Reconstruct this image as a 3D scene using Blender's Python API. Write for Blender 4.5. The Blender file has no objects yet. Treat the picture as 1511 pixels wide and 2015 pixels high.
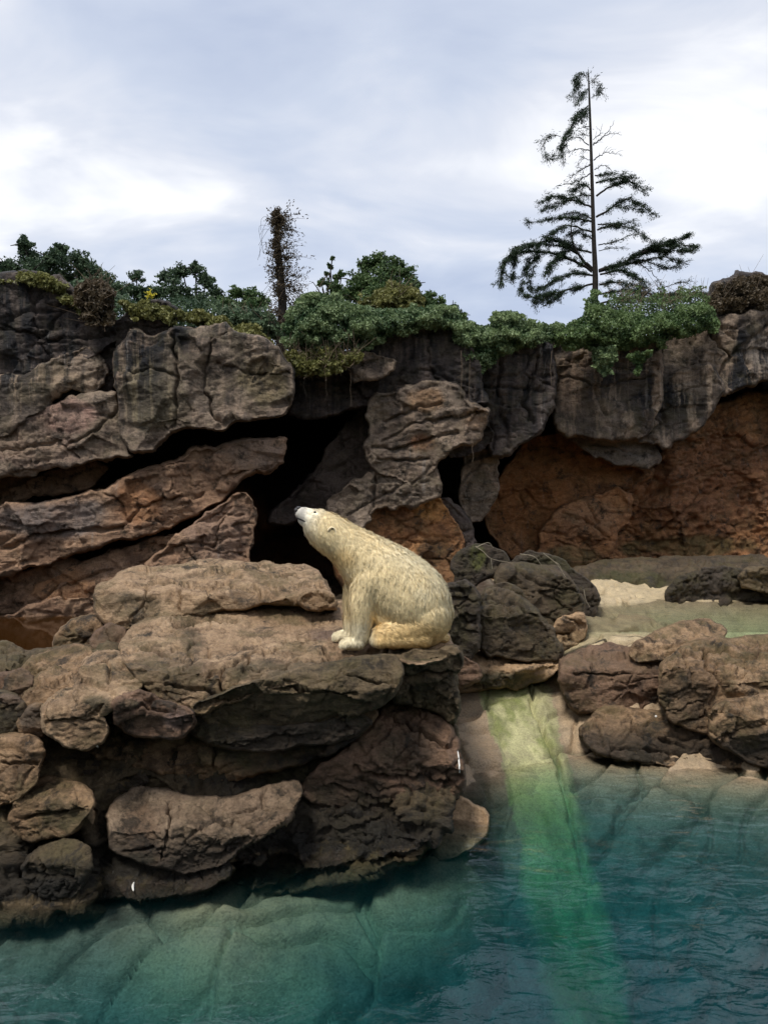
import bpy, math, random
import numpy as np
from mathutils import Vector, Matrix

rnd = random.Random(7)
NR = np.random.RandomState(11)
scn = bpy.context.scene
COL = scn.collection

# ------------------------------------------------------------------ camera
CAMZ = 3.5            # eye height above the pool
F = 1465.0            # focal length in photograph pixels (long side 2015)
CX, CY = 755.5, 1007.5
cam_d = bpy.data.cameras.new('camera')
cam = bpy.data.objects.new('camera', cam_d)
COL.objects.link(cam)
cam.location = (0, 0, CAMZ)
cam.rotation_euler = (math.radians(90), 0, 0)
cam_d.sensor_fit = 'VERTICAL'
cam_d.sensor_height = 36.0
cam_d.lens = F / 2015 * 36.0
cam_d.clip_start = 0.05
cam_d.clip_end = 3000
scn.camera = cam

# ------------------------------------------------------------------ sky + sun
SUN_EL, SUN_AZ = math.radians(60), math.radians(213)     # azimuth: where the light comes from, 180 = behind the camera
w = bpy.data.worlds.new('World'); scn.world = w; w.use_nodes = True
nt = w.node_tree; nt.nodes.clear()
def N(nt, t, **k):
    n = nt.nodes.new(t)
    for a, b in k.items():
        if a.startswith('i_'):
            key = a[2:]
            key = int(key) if key.isdigit() else key.replace('_', ' ')
            n.inputs[key].default_value = b
        else: setattr(n, a, b)
    return n
L = lambda nt, a, b: nt.links.new(a, b)
def ramp(nt, fac, stops, interp='LINEAR'):
    r = N(nt, 'ShaderNodeValToRGB'); e = r.color_ramp.elements
    r.color_ramp.interpolation = interp
    while len(e) < len(stops): e.new(0.5)
    for el, (p, c) in zip(e, stops):
        el.position = p
        el.color = (c, c, c, 1) if not hasattr(c, '__len__') else (*c[:3], 1)
    L(nt, fac, r.inputs[0]); return r.outputs[0]
def mix(nt, fac, a, b, bt='MIX'):
    m = N(nt, 'ShaderNodeMix', data_type='RGBA', blend_type=bt, clamp_factor=True)
    for s, v in ((0, fac), (6, a), (7, b)):
        if hasattr(v, 'is_linked') or hasattr(v, 'links'): L(nt, v, m.inputs[s])
        else: m.inputs[s].default_value = v if s == 0 else (*v[:3], 1)
    return m.outputs[2]
def mth(nt, op, a, b=None, c=None):
    m = N(nt, 'ShaderNodeMath', operation=op)
    for i, v in enumerate((a, b, c)):
        if v is None: continue
        if hasattr(v, 'links'): L(nt, v, m.inputs[i])
        else: m.inputs[i].default_value = v
    return m.outputs[0]
sky = N(nt, 'ShaderNodeTexSky', sky_type='NISHITA', sun_disc=False)
sky.sun_elevation = SUN_EL; sky.sun_rotation = SUN_AZ
tc = N(nt, 'ShaderNodeTexCoord')
sep = N(nt, 'ShaderNodeSeparateXYZ'); L(nt, tc.outputs['Generated'], sep.inputs[0])
den = mth(nt, 'ADD', mth(nt, 'MAXIMUM', sep.outputs[2], 0.0), 0.22)
cmb = N(nt, 'ShaderNodeCombineXYZ')
L(nt, mth(nt, 'DIVIDE', sep.outputs[0], den), cmb.inputs[0])
L(nt, mth(nt, 'DIVIDE', sep.outputs[1], den), cmb.inputs[1])
mp = N(nt, 'ShaderNodeMapping'); mp.inputs['Scale'].default_value = (0.75, 1.25, 1); mp.inputs['Location'].default_value = (3.3, 1.7, 0)
mp.inputs['Rotation'].default_value = (0, 0, math.radians(-14))
L(nt, cmb.outputs[0], mp.inputs[0])
n1 = N(nt, 'ShaderNodeTexNoise', i_Scale=1.15, i_Detail=5.0, i_Roughness=0.5, i_Distortion=0.35); L(nt, mp.outputs[0], n1.inputs['Vector'])
n2 = N(nt, 'ShaderNodeTexNoise', i_Scale=3.2, i_Detail=6.0, i_Roughness=0.55, i_Distortion=0.5); L(nt, mp.outputs[0], n2.inputs['Vector'])
cl = mth(nt, 'ADD', mth(nt, 'MULTIPLY', n1.outputs[0], 0.74), mth(nt, 'MULTIPLY', n2.outputs[0], 0.26))
ccol = ramp(nt, cl, [(0.38, (0.268, 0.302, 0.382)), (0.46, (0.33, 0.36, 0.425)), (0.525, (0.41, 0.425, 0.465)), (0.59, (0.55, 0.55, 0.555))])
bg1 = N(nt, 'ShaderNodeBackground'); L(nt, sky.outputs[0], bg1.inputs[0]); bg1.inputs[1].default_value = 0.09
bg2 = N(nt, 'ShaderNodeBackground'); L(nt, ccol, bg2.inputs[0]); bg2.inputs[1].default_value = 1.0
ms = N(nt, 'ShaderNodeMixShader'); ms.inputs[0].default_value = 0.88
L(nt, bg1.outputs[0], ms.inputs[1]); L(nt, bg2.outputs[0], ms.inputs[2])
out = N(nt, 'ShaderNodeOutputWorld'); L(nt, ms.outputs[0], out.inputs[0])

sd_ = bpy.data.lights.new('sun', 'SUN'); sd_.energy = 1.5; sd_.angle = math.radians(14); sd_.color = (1.0, 0.95, 0.87)
sun = bpy.data.objects.new('sun', sd_); COL.objects.link(sun)
sdir = Vector((math.sin(SUN_AZ) * math.cos(SUN_EL), math.cos(SUN_AZ) * math.cos(SUN_EL), math.sin(SUN_EL)))
sun.rotation_euler = sdir.to_track_quat('Z', 'Y').to_euler()
sun.location = (0, -5, 30)

vs = scn.view_settings
vs.view_transform = 'Standard'; vs.look = 'None'; vs.exposure = 1.05; vs.gamma = 1.0; vs.use_curve_mapping = False
cy = scn.cycles
cy.use_denoising = True
try: cy.denoiser = 'OPENIMAGEDENOISE'
except Exception: pass
cy.max_bounces = 7; cy.diffuse_bounces = 3; cy.glossy_bounces = 3; cy.transparent_max_bounces = 12; cy.volume_bounces = 1
cy.caustics_reflective = False; cy.caustics_refractive = False

# ------------------------------------------------------------------ helpers
def P(px, py, D):
    return np.array([(px - CX) / F * D, D, CAMZ - (py - CY) / F * D])
def h32(ix, iy, iz, seed):
    h = (ix.astype(np.uint32) * np.uint32(374761393)) ^ (iy.astype(np.uint32) * np.uint32(668265263)) ^ (iz.astype(np.uint32) * np.uint32(2147483647)) ^ np.uint32((seed * 974711 + 12345) & 0xffffffff)
    h = (h ^ (h >> np.uint32(13))) * np.uint32(1274126177)
    h = (h ^ (h >> np.uint32(16))) * np.uint32(2246822519)
    return h ^ (h >> np.uint32(15))
def rf(h): return h.astype(np.float64) / 4294967295.0
def vnoise(p, seed=0):
    i = np.floor(p).astype(np.int64); f = p - i
    f = f * f * f * (f * (f * 6 - 15) + 10)
    r = 0
    for dx in (0, 1):
        wx = f[:, 0] if dx else 1 - f[:, 0]
        for dy in (0, 1):
            wy = f[:, 1] if dy else 1 - f[:, 1]
            for dz in (0, 1):
                wz = f[:, 2] if dz else 1 - f[:, 2]
                r = r + wx * wy * wz * rf(h32(i[:, 0] + dx, i[:, 1] + dy, i[:, 2] + dz, seed))
    return r * 2 - 1
def fbm(p, o=4, seed=0, g=0.5):
    a, s, r = 1.0, 0.0, 0
    for k in range(o):
        r = r + a * vnoise(p * (2.03 ** k) + 17.3 * k, seed + k); s += a; a *= g
    return r / s
def worley(p, seed=0):
    i = np.floor(p).astype(np.int64); n = len(p)
    f1 = np.full(n, 9.0); f2 = np.full(n, 9.0); fac = np.zeros(n)
    for dx in (-1, 0, 1):
        for dy in (-1, 0, 1):
            for dz in (-1, 0, 1):
                a, b, c = i[:, 0] + dx, i[:, 1] + dy, i[:, 2] + dz
                h = h32(a, b, c, seed)
                q = np.stack([a + rf(h), b + rf(h32(a, b, c, seed + 1)), c + rf(h32(a, b, c, seed + 2))], 1) - p
                d = np.sqrt((q * q).sum(1))
                t = np.stack([rf(h32(a, b, c, seed + 3)), rf(h32(a, b, c, seed + 4)), rf(h32(a, b, c, seed + 5))], 1) * 2 - 1
                pl = (q * t).sum(1) + (rf(h32(a, b, c, seed + 6)) - .5) * .5
                m = d < f1
                f2 = np.where(m, f1, np.minimum(f2, d)); fac = np.where(m, pl, fac); f1 = np.where(m, d, f1)
    return f1, f2, fac
def sstep(a, b, x):
    t = np.clip((x - a) / (b - a), 0, 1); return t * t * (3 - 2 * t)

def mesh_np(name, V, faces):
    """V (n,3); faces: list of (m,k) int arrays"""
    me = bpy.data.meshes.new(name)
    V = np.asarray(V, np.float32)
    faces = [np.asarray(f, np.int32) for f in faces if len(f)]
    me.vertices.add(len(V)); me.vertices.foreach_set('co', V.ravel())
    nl = sum(f.size for f in faces); npoly = sum(len(f) for f in faces)
    me.loops.add(nl); me.polygons.add(npoly)
    me.loops.foreach_set('vertex_index', np.concatenate([f.ravel() for f in faces]))
    tot = np.concatenate([np.full(len(f), f.shape[1], np.int32) for f in faces])
    st = np.concatenate([[0], np.cumsum(tot)[:-1]]).astype(np.int32)
    me.polygons.foreach_set('loop_start', st)
    try: me.polygons.foreach_set('loop_total', tot)
    except Exception: pass
    me.update(calc_edges=True)
    me.polygons.foreach_set('use_smooth', np.ones(npoly, bool))
    return me
def vcol(me, name, C):
    a = me.color_attributes.new(name, 'FLOAT_COLOR', 'POINT')
    C = np.asarray(C, np.float32)
    if C.shape[1] == 3: C = np.hstack([C, np.ones((len(C), 1), np.float32)])
    a.data.foreach_set('color', C.ravel())
def link(name, me, mat=None, parent=None, base=None):
    """base: put the origin there (world coordinates kept)"""
    o = bpy.data.objects.new(name, me); COL.objects.link(o)
    if mat is not None: me.materials.append(mat)
    if base is not None:
        me.transform(Matrix.Translation(-Vector(base))); o.location = base
    if parent is not None:
        o.parent = parent
        o.matrix_parent_inverse = Matrix.Translation(-parent.location)
    return o
def tag(o, label=None, cat=None, group=None, kind=None):
    if label: o['label'] = label
    if cat: o['category'] = cat
    if group: o['group'] = group
    if kind: o['kind'] = kind
    return o
def empty(name, loc):
    e = bpy.data.objects.new(name, None); COL.objects.link(e); e.location = Vector(loc); e.empty_display_size = .2
    return e
def basept(V):
    V = np.asarray(V); mn, mx = V.min(0), V.max(0)
    return ((mn[0] + mx[0]) / 2, (mn[1] + mx[1]) / 2, mn[2])

# ------------------------------------------------------------------ materials
def new_mat(name):
    m = bpy.data.materials.new(name); m.use_nodes = True
    m.node_tree.nodes.clear(); return m, m.node_tree
def rock_mat(name, c1, c2, c3, streak=0.0, wetband=False, rough=0.8, moss=0.0, bump=1.0, spec=0.3, fine=1.0, lichen=.85):
    m, nt = new_mat(name)
    geo = N(nt, 'ShaderNodeNewGeometry'); pos = geo.outputs['Position']
    a = N(nt, 'ShaderNodeTexNoise', i_Scale=0.9, i_Detail=7.0, i_Roughness=0.62, i_Distortion=0.6); L(nt, pos, a.inputs['Vector'])
    b = N(nt, 'ShaderNodeTexNoise', i_Scale=4.5 * fine, i_Detail=6.0, i_Roughness=0.65); L(nt, pos, b.inputs['Vector'])
    c = N(nt, 'ShaderNodeTexNoise', i_Scale=38.0 * fine, i_Detail=4.0, i_Roughness=0.7); L(nt, pos, c.inputs['Vector'])
    col = mix(nt, ramp(nt, a.outputs[0], [(0.36, 0.0), (0.64, 1.0)]), c1, c2)
    col = mix(nt, ramp(nt, b.outputs[0], [(0.47, 0.0), (0.64, 0.9)]), col, c3)
    tint = N(nt, 'ShaderNodeAttribute', attribute_name='tint')
    tw = mth(nt, 'MULTIPLY', tint.outputs['Alpha'], ramp(nt, b.outputs[0], [(0.30, 0.55), (0.55, 1.0)]))
    col = mix(nt, tw, col, tint.outputs['Color'])
    if streak > 0:
        mp = N(nt, 'ShaderNodeMapping'); mp.inputs['Scale'].default_value = (1.9, .9, 0.16); L(nt, pos, mp.inputs[0])
        s = N(nt, 'ShaderNodeTexNoise', i_Scale=1.5, i_Detail=6.0, i_Roughness=0.62, i_Distortion=0.25); L(nt, mp.outputs[0], s.inputs['Vector'])
        big = N(nt, 'ShaderNodeTexNoise', i_Scale=0.45, i_Detail=3.0); L(nt, pos, big.inputs['Vector'])
        sf = mth(nt, 'MULTIPLY', ramp(nt, s.outputs[0], [(0.43, 0.0), (0.54, 1.0)]), ramp(nt, big.outputs[0], [(0.36, 0.3), (0.55, 1.0)]))
        zz = N(nt, 'ShaderNodeSeparateXYZ'); L(nt, pos, zz.inputs[0])
        hz = N(nt, 'ShaderNodeMapRange'); hz.inputs[1].default_value = 4.5; hz.inputs[2].default_value = 7.2; L(nt, zz.outputs[2], hz.inputs[0])
        sf = mth(nt, 'MULTIPLY', mth(nt, 'MULTIPLY', sf, hz.outputs[0]), streak)
        col = mix(nt, sf, col, (0.012, 0.012, 0.015))
        mp2 = N(nt, 'ShaderNodeMapping'); mp2.inputs['Scale'].default_value = (5.0, 2.2, 0.22); mp2.inputs['Location'].default_value = (9, 4, 2); L(nt, pos, mp2.inputs[0])
        s2 = N(nt, 'ShaderNodeTexNoise', i_Scale=1.5, i_Detail=5.0, i_Roughness=0.6); L(nt, mp2.outputs[0], s2.inputs['Vector'])
        lf = mth(nt, 'MULTIPLY', ramp(nt, s2.outputs[0], [(0.60, 0.0), (0.72, 0.55)]), ramp(nt, big.outputs[0], [(0.45, 0.0), (0.6, 1.0)]))
        col = mix(nt, lf, col, (0.30, 0.28, 0.26))
    if moss > 0:
        mo = N(nt, 'ShaderNodeTexNoise', i_Scale=1.7, i_Detail=6.0, i_Roughness=0.7); 
        mpm = N(nt, 'ShaderNodeMapping'); mpm.inputs['Location'].default_value = (5, 8, 3); L(nt, pos, mpm.inputs[0]); L(nt, mpm.outputs[0], mo.inputs['Vector'])
        col = mix(nt, mth(nt, 'MULTIPLY', ramp(nt, mo.outputs[0], [(0.48, 0.0), (0.62, 1.0)]), moss), col, (0.075, 0.064, 0.024))
    # black lichen / grime blotches with a shape of their own
    bl = N(nt, 'ShaderNodeTexNoise', i_Scale=2.6, i_Detail=9.0, i_Roughness=0.74, i_Distortion=0.4); 
    mpb = N(nt, 'ShaderNodeMapping'); mpb.inputs['Location'].default_value = (2.2, 6.1, 9.7); L(nt, pos, mpb.inputs[0]); L(nt, mpb.outputs[0], bl.inputs['Vector'])
    col = mix(nt, ramp(nt, bl.outputs[0], [(0.535, 0.0), (0.63, lichen)]), col, (0.028, 0.023, 0.017))
    if wetband:
        zz = N(nt, 'ShaderNodeSeparateXYZ'); L(nt, pos, zz.inputs[0])
        zn = mth(nt, 'ADD', zz.outputs[2], mth(nt, 'MULTIPLY', mth(nt, 'SUBTRACT', b.outputs[0], 0.5), 0.55))
        wb = mth(nt, 'MULTIPLY', ramp(nt, zn, [(0.02, 0.0), (0.07, 1.0), (0.30, 0.9), (0.50, 0.0)]), 0.85)
        col = mix(nt, wb, col, (0.014, 0.013, 0.011))
    sp = ramp(nt, c.outputs[0], [(0.25, 0.55), (0.5, 1.05), (0.78, 1.4)])
    col = mix(nt, 1.0, col, sp, 'MULTIPLY')
    bs = N(nt, 'ShaderNodeBsdfPrincipled')
    L(nt, col, bs.inputs['Base Color'])
    L(nt, ramp(nt, b.outputs[0], [(0.3, max(rough - .25, .1)), (0.7, rough)]), bs.inputs['Roughness'])
    bs.inputs['Specular IOR Level'].default_value = spec
    mpw = N(nt, 'ShaderNodeMapping'); mpw.inputs['Scale'].default_value = (1.0, 1.0, 2.2); mpw.inputs['Rotation'].default_value = (0, .35, 0); L(nt, pos, mpw.inputs[0])
    d = N(nt, 'ShaderNodeTexNoise', i_Scale=11.0 * fine, i_Detail=8.0, i_Roughness=0.72, i_Distortion=0.8); L(nt, mpw.outputs[0], d.inputs['Vector'])
    bp = N(nt, 'ShaderNodeBump'); bp.inputs['Strength'].default_value = bump; bp.inputs['Distance'].default_value = 0.05 / fine
    L(nt, mth(nt, 'ADD', d.outputs[0], mth(nt, 'MULTIPLY', c.outputs[0], 0.35)), bp.inputs['Height'])
    L(nt, bp.outputs[0], bs.inputs['Normal'])
    o = N(nt, 'ShaderNodeOutputMaterial'); L(nt, bs.outputs[0], o.inputs[0])
    return m
def simple_mat(name, col, rough=0.6, spec=0.4, var=0.25, scale=20, bump=0.0):
    m, nt = new_mat(name)
    geo = N(nt, 'ShaderNodeNewGeometry')
    a = N(nt, 'ShaderNodeTexNoise', i_Scale=scale, i_Detail=5.0); L(nt, geo.outputs['Position'], a.inputs['Vector'])
    c = mix(nt, 1.0, col, ramp(nt, a.outputs[0], [(0.3, 1 - var), (0.7, 1 + var)]), 'MULTIPLY')
    bs = N(nt, 'ShaderNodeBsdfPrincipled', i_Roughness=rough); bs.inputs['Specular IOR Level'].default_value = spec
    L(nt, c, bs.inputs['Base Color'])
    if bump:
        bp = N(nt, 'ShaderNodeBump'); bp.inputs['Strength'].default_value = bump; bp.inputs['Distance'].default_value = .02
        L(nt, a.outputs[0], bp.inputs['Height']); L(nt, bp.outputs[0], bs.inputs['Normal'])
    o = N(nt, 'ShaderNodeOutputMaterial'); L(nt, bs.outputs[0], o.inputs[0]); return m
def leaf_mat(name, c1, c2, trans=0.25):
    m, nt = new_mat(name)
    at = N(nt, 'ShaderNodeAttribute', attribute_name='var')
    c = mix(nt, at.outputs['Fac'], c1, c2)
    bs = N(nt, 'ShaderNodeBsdfPrincipled', i_Roughness=0.5); bs.inputs['Specular IOR Level'].default_value = 0.35
    L(nt, c, bs.inputs['Base Color'])
    tr = N(nt, 'ShaderNodeBsdfTranslucent'); L(nt, c, tr.inputs[0])
    mx = N(nt, 'ShaderNodeMixShader'); mx.inputs[0].default_value = trans
    L(nt, bs.outputs[0], mx.inputs[1]); L(nt, tr.outputs[0], mx.inputs[2])
    o = N(nt, 'ShaderNodeOutputMaterial'); L(nt, mx.outputs[0], o.inputs[0]); return m

M = {}
M['tan'] = rock_mat('tan_rock', (0.45, 0.310, 0.190), (0.31, 0.202, 0.116), (0.145, 0.092, 0.052), wetband=True, moss=0.55)
M['brown'] = rock_mat('brown_rock', (0.370, 0.242, 0.138), (0.210, 0.130, 0.070), (0.078, 0.049, 0.028), wetband=True, moss=0.6)
M['olive'] = rock_mat('olive_rock', (0.165, 0.118, 0.066), (0.105, 0.076, 0.042), (0.052, 0.038, 0.023), wetband=True, moss=0.5)
M['darkbrown'] = rock_mat('dark_brown_rock', (0.115, 0.082, 0.048), (0.070, 0.050, 0.030), (0.034, 0.025, 0.016), wetband=True, moss=0.5, rough=.65)
M['dark'] = rock_mat('dark_wet_rock', (0.060, 0.045, 0.032), (0.036, 0.028, 0.020), (0.085, 0.062, 0.044), wetband=True, rough=.6, moss=0.5)
M['red'] = rock_mat('reddish_rock', (0.230, 0.140, 0.088), (0.150, 0.090, 0.058), (0.080, 0.050, 0.034), wetband=True, moss=0.35)
M['cliff'] = rock_mat('grey_cliff_rock', (0.34, 0.262, 0.195), (0.235, 0.168, 0.120), (0.095, 0.070, 0.054), streak=1.0, moss=0.35, fine=.45)
M['cliffdark'] = rock_mat('stained_cliff_rock', (0.125, 0.096, 0.082), (0.070, 0.053, 0.047), (0.036, 0.029, 0.027), streak=1.0, moss=0.25, fine=.45)
M['cliffbrown'] = rock_mat('brown_cliff_rock', (0.42, 0.265, 0.165), (0.295, 0.172, 0.105), (0.145, 0.086, 0.055), streak=0.6, moss=0.15, fine=.45)
M['orange'] = rock_mat('rusty_orange_rock', (0.50, 0.255, 0.115), (0.34, 0.150, 0.058), (0.17, 0.080, 0.038), streak=.35, moss=0.4, fine=.45, spec=.35)
M['sand'] = rock_mat('sandy_rock', (0.42, 0.28, 0.16), (0.34, 0.22, 0.125), (0.25, 0.165, 0.095), moss=0.15, bump=.4)
M['lightslab'] = rock_mat('pale_slab_rock', (0.32, 0.235, 0.160), (0.23, 0.160, 0.105), (0.140, 0.095, 0.062), wetband=True, moss=0.2)
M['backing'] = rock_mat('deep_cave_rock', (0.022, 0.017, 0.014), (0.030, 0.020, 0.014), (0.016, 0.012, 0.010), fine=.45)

# ------------------------------------------------------------------ rocks
def chaikin(p, n=2):
    for _ in range(n):
        q = np.roll(p, -1, 0)
        p = np.stack([p * .75 + q * .25, p * .25 + q * .75], 1).reshape(-1, 2)
    return p
def polyline_dist(u, v, pts):
    best = np.full(u.shape, 1e9)
    for (x0, y0), (x1, y1) in zip(pts[:-1], pts[1:]):
        dx, dy = x1 - x0, y1 - y0; ll = dx * dx + dy * dy + 1e-9
        t = np.clip(((u - x0) * dx + (v - y0) * dy) / ll, 0, 1)
        best = np.minimum(best, np.hypot(u - x0 - t * dx, v - y0 - t * dy))
    return best
def poly_sdf(u, v, poly):
    d = polyline_dist(u, v, np.vstack([poly, poly[:1]]))
    ins = np.zeros(u.shape, bool)
    x0, y0 = poly[:, 0], poly[:, 1]; x1, y1 = np.roll(x0, -1), np.roll(y0, -1)
    for a, b, c, e in zip(x0, y0, x1, y1):
        if b == e: continue
        ins ^= ((b > v) != (e > v)) & (u < (c - a) * (v - b) / (e - b) + a)
    return np.where(ins, d, -d)
SEED = [1]
def rock_mesh(poly, D, T=.3, R=45, p=2.6, Tb=.7, step=3.0, gx=0.0, amp=.6, fs=.45, fac=.17, crk=.08, cracks=(), wob=11, tints=(), smooth=1, strata=.014, tilt=.2, grow=8, hew=.9, facet=46):
    """A closed, bulging stone whose outline seen from the viewing place is poly (photo pixels) and whose front lies at depth D
    (a number or [(py, depth), ...]); T = how far the rim falls back, Tb = thickness behind the rim, both in metres."""
    SEED[0] += 7; sd = SEED[0]
    poly = chaikin(np.array(poly, float), smooth)
    mn, mx = poly.min(0) - 2 * step - wob - grow, poly.max(0) + 2 * step + wob + grow
    us = np.arange(mn[0], mx[0], step); vs_ = np.arange(mn[1], mx[1], step)
    U, Vv = np.meshgrid(us, vs_)
    sh = U.shape
    q = np.stack([U.ravel() / 42, Vv.ravel() / 42, np.full(U.size, sd * 1.7)], 1)
    q = np.vstack([q]) * 1.0
    uw = U + wob * fbm(q, 4, sd).reshape(sh); vw = Vv + wob * fbm(q + 31.7, 4, sd + 3).reshape(sh)
    S = poly_sdf(uw, vw, poly) + grow
    gy, gxx = np.gradient(S, step); gn = np.hypot(gy, gxx) + 1e-6
    band = S < 0
    U2 = np.where(band, U + np.minimum(-S, 2 * step) * gxx / gn, U); V2 = np.where(band, Vv + np.minimum(-S, 2 * step) * gy / gn, Vv)
    ins = S > 0
    cell = ins[:-1, :-1] | ins[1:, :-1] | ins[:-1, 1:] | ins[1:, 1:]
    use = np.zeros(sh, bool)
    use[:-1, :-1] |= cell; use[1:, :-1] |= cell; use[:-1, 1:] |= cell; use[1:, 1:] |= cell
    idx = np.full(sh, -1); idx[use] = np.arange(use.sum())
    u, v, d = U2[use], V2[use], np.maximum(S[use], 0)
    Rv = R * (.75 + .55 * fbm(np.stack([u / 60, v / 60, np.full(len(u), sd * 2.3)], 1), 2, sd + 9))
    t = (1 - (1 - np.clip(d / Rv, 0, 1)) ** p) ** (1 / p)
    if hasattr(D, '__len__'):
        a = np.array(sorted(D)); base = sum(np.interp(v + o_, a[:, 0], a[:, 1]) for o_ in np.linspace(-16, 16, 17)) / 17
    else: base = np.full(len(u), float(D))
    base = base + gx * (u - (poly[:, 0].min() + poly[:, 0].max()) / 2)
    df = base + T * (1 - t); db = base + T + Tb * t
    # hewn look: the bulge is replaced by the planes that touch it at scattered points
    if hew > 0:
        G = np.full(sh, np.nan); G[use] = df
        Gs = np.where(np.isnan(G), np.nanmax(df), G)
        g_v, g_u = np.gradient(Gs, step); sel = np.flatnonzero(d > .35 * min(R, d.max()))
        K = int(np.clip(len(u) * step * step / facet ** 2, 5, 46))
        rs = np.random.RandomState(sd); pk = rs.choice(sel, min(K, len(sel)), replace=False)
        gu, gv = g_u[use], g_v[use]; fa = np.full(len(u), -1e9); fb = fa.copy()
        jit = .0011 * np.mean(base) / 8
        for i in pk:
            pl = df[i] + (gu[i] + rs.normal() * jit) * (u - u[i]) + (gv[i] + rs.normal() * jit) * (v - v[i]) + rs.uniform(-.3, .3) * .05 * T - .16 * T * ((u - u[i]) ** 2 + (v - v[i]) ** 2) / facet ** 2
            fa = np.maximum(fa, pl)
        fa = np.clip(fa, df - .45 * T - .05, df + .4 * T)
        df = df + hew * (fa - df) * sstep(0, 5, d)
    def un(D_): return np.stack([(u - CX) / F * D_, D_, CAMZ - (v - CY) / F * D_], 1)
    Vf = un(df); inn = d > 0
    bidx = np.arange(len(u)); bidx[inn] = len(u) + np.arange(inn.sum())
    V = np.vstack([Vf, un(db)[inn]])
    a_, b_, c_, d_ = idx[:-1, :-1][cell], idx[:-1, 1:][cell], idx[1:, 1:][cell], idx[1:, :-1][cell]
    Qf = np.stack([a_, d_, c_, b_], 1); Qb = np.stack([bidx[a_], bidx[b_], bidx[c_], bidx[d_]], 1)
    me = mesh_np('rock', V, [Qf, Qb])
    nrm = np.zeros(len(V) * 3, np.float32); me.vertex_normals.foreach_get('vector', nrm); nrm = nrm.reshape(-1, 3)
    Q = V.copy(); ct, st = math.cos(tilt), math.sin(tilt)
    Q[:, 0], Q[:, 2] = V[:, 0] * ct + V[:, 2] * st, -V[:, 0] * st + V[:, 2] * ct
    s = fs
    disp = amp * .10 * s / .45 * fbm(Q / (s * 1.6), 3, 5)
    f1, f2, fc = worley(Q * np.array([1, 1, 1.7]) / s, 21)
    disp += fac * s * fc
    qq = Q + .12 * s * np.stack([fbm(Q * 3 / s, 2, 41), fbm(Q * 3 / s, 2, 44), fbm(Q * 3 / s, 2, 47)], 1)
    g1, g2, gc = worley(qq * np.array([.8, .8, 1.9]) / (s * 1.3), 61)
    mask = sstep(-.35, .2, vnoise(Q / (s * 2.2), 77))
    disp -= crk * np.exp(-((g2 - g1) / .035) ** 2) * mask
    q2 = Q + .10 * s * np.stack([fbm(Q * 5 / s, 2, 141), fbm(Q * 5 / s, 2, 144), fbm(Q * 5 / s, 2, 147)], 1)
    j1, j2, jc = worley(q2 * np.array([1, 1, 2.1]) / (s * .52), 161)
    disp -= .5 * crk * np.exp(-((j2 - j1) / .05) ** 2) * sstep(-.1, .3, vnoise(Q / (s * 1.1), 177)); disp += .35 * fac * s * .52 * jc
    lay = Q[:, 2] / (s * .22) + 1.3 * fbm(Q / (s * 1.2), 3, 91)
    fr = lay - np.floor(lay)
    disp += strata * (fr - .5) * sstep(-.2, .3, vnoise(Q / (s * 1.7), 95))
    disp += amp * .034 * (s / .45) * fbm(Q * np.array([4, 4, 6.5]) / s, 3, 13, .62)
    rg = 1 - np.abs(fbm(Q * np.array([1.7, 1.7, 3.6]) / s, 4, 18, .55)) * 2.4
    disp -= amp * .030 * (s / .45) * np.clip(rg, 0, 1) ** 5
    disp += amp * .017 * (s / .45) * fbm(Q * 22 / s, 2, 15, .7)
    for c in cracks:
        pts, wd, dp = c
        pts = np.array(pts, float)
        uu = u + 5 * vnoise(np.stack([u / 14, v / 14, np.full(len(u), 3.)], 1), 3); vv = v + 4 * vnoise(np.stack([u / 14, v / 14, np.full(len(u), 9.)], 1), 4)
        upz = np.clip(nrm[:len(u), 2], 0, 1); disp[:len(u)] -= dp * (1.25 + 1.8 * upz) * np.exp(-(polyline_dist(uu, vv, pts) / (wd * .72)) ** 2)
    dd = np.concatenate([d, d[inn]]); rimw = .12 + .88 * sstep(0, 9 + step, dd)
    V = V + nrm * (disp * rimw)[:, None]
    me.vertices.foreach_set('co', V.astype(np.float32).ravel()); me.update()
    C = np.zeros((len(V), 4))
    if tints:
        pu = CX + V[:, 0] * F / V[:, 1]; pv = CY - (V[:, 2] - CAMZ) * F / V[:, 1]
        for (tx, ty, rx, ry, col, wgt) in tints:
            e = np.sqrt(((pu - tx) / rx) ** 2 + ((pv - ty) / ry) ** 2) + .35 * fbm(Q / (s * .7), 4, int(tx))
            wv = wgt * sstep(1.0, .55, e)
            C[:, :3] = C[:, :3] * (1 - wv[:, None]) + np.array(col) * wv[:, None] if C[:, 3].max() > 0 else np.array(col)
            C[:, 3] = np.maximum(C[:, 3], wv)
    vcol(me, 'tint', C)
    return me, V
def rock(name, poly, D, mat, label=None, cat=None, parent=None, group=None, **k):
    me, V = rock_mesh(poly, D, **k)
    b = basept(V)
    o = link(name, me, M[mat], parent, b)
    tag(o, label, cat, group)
    return o

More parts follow.
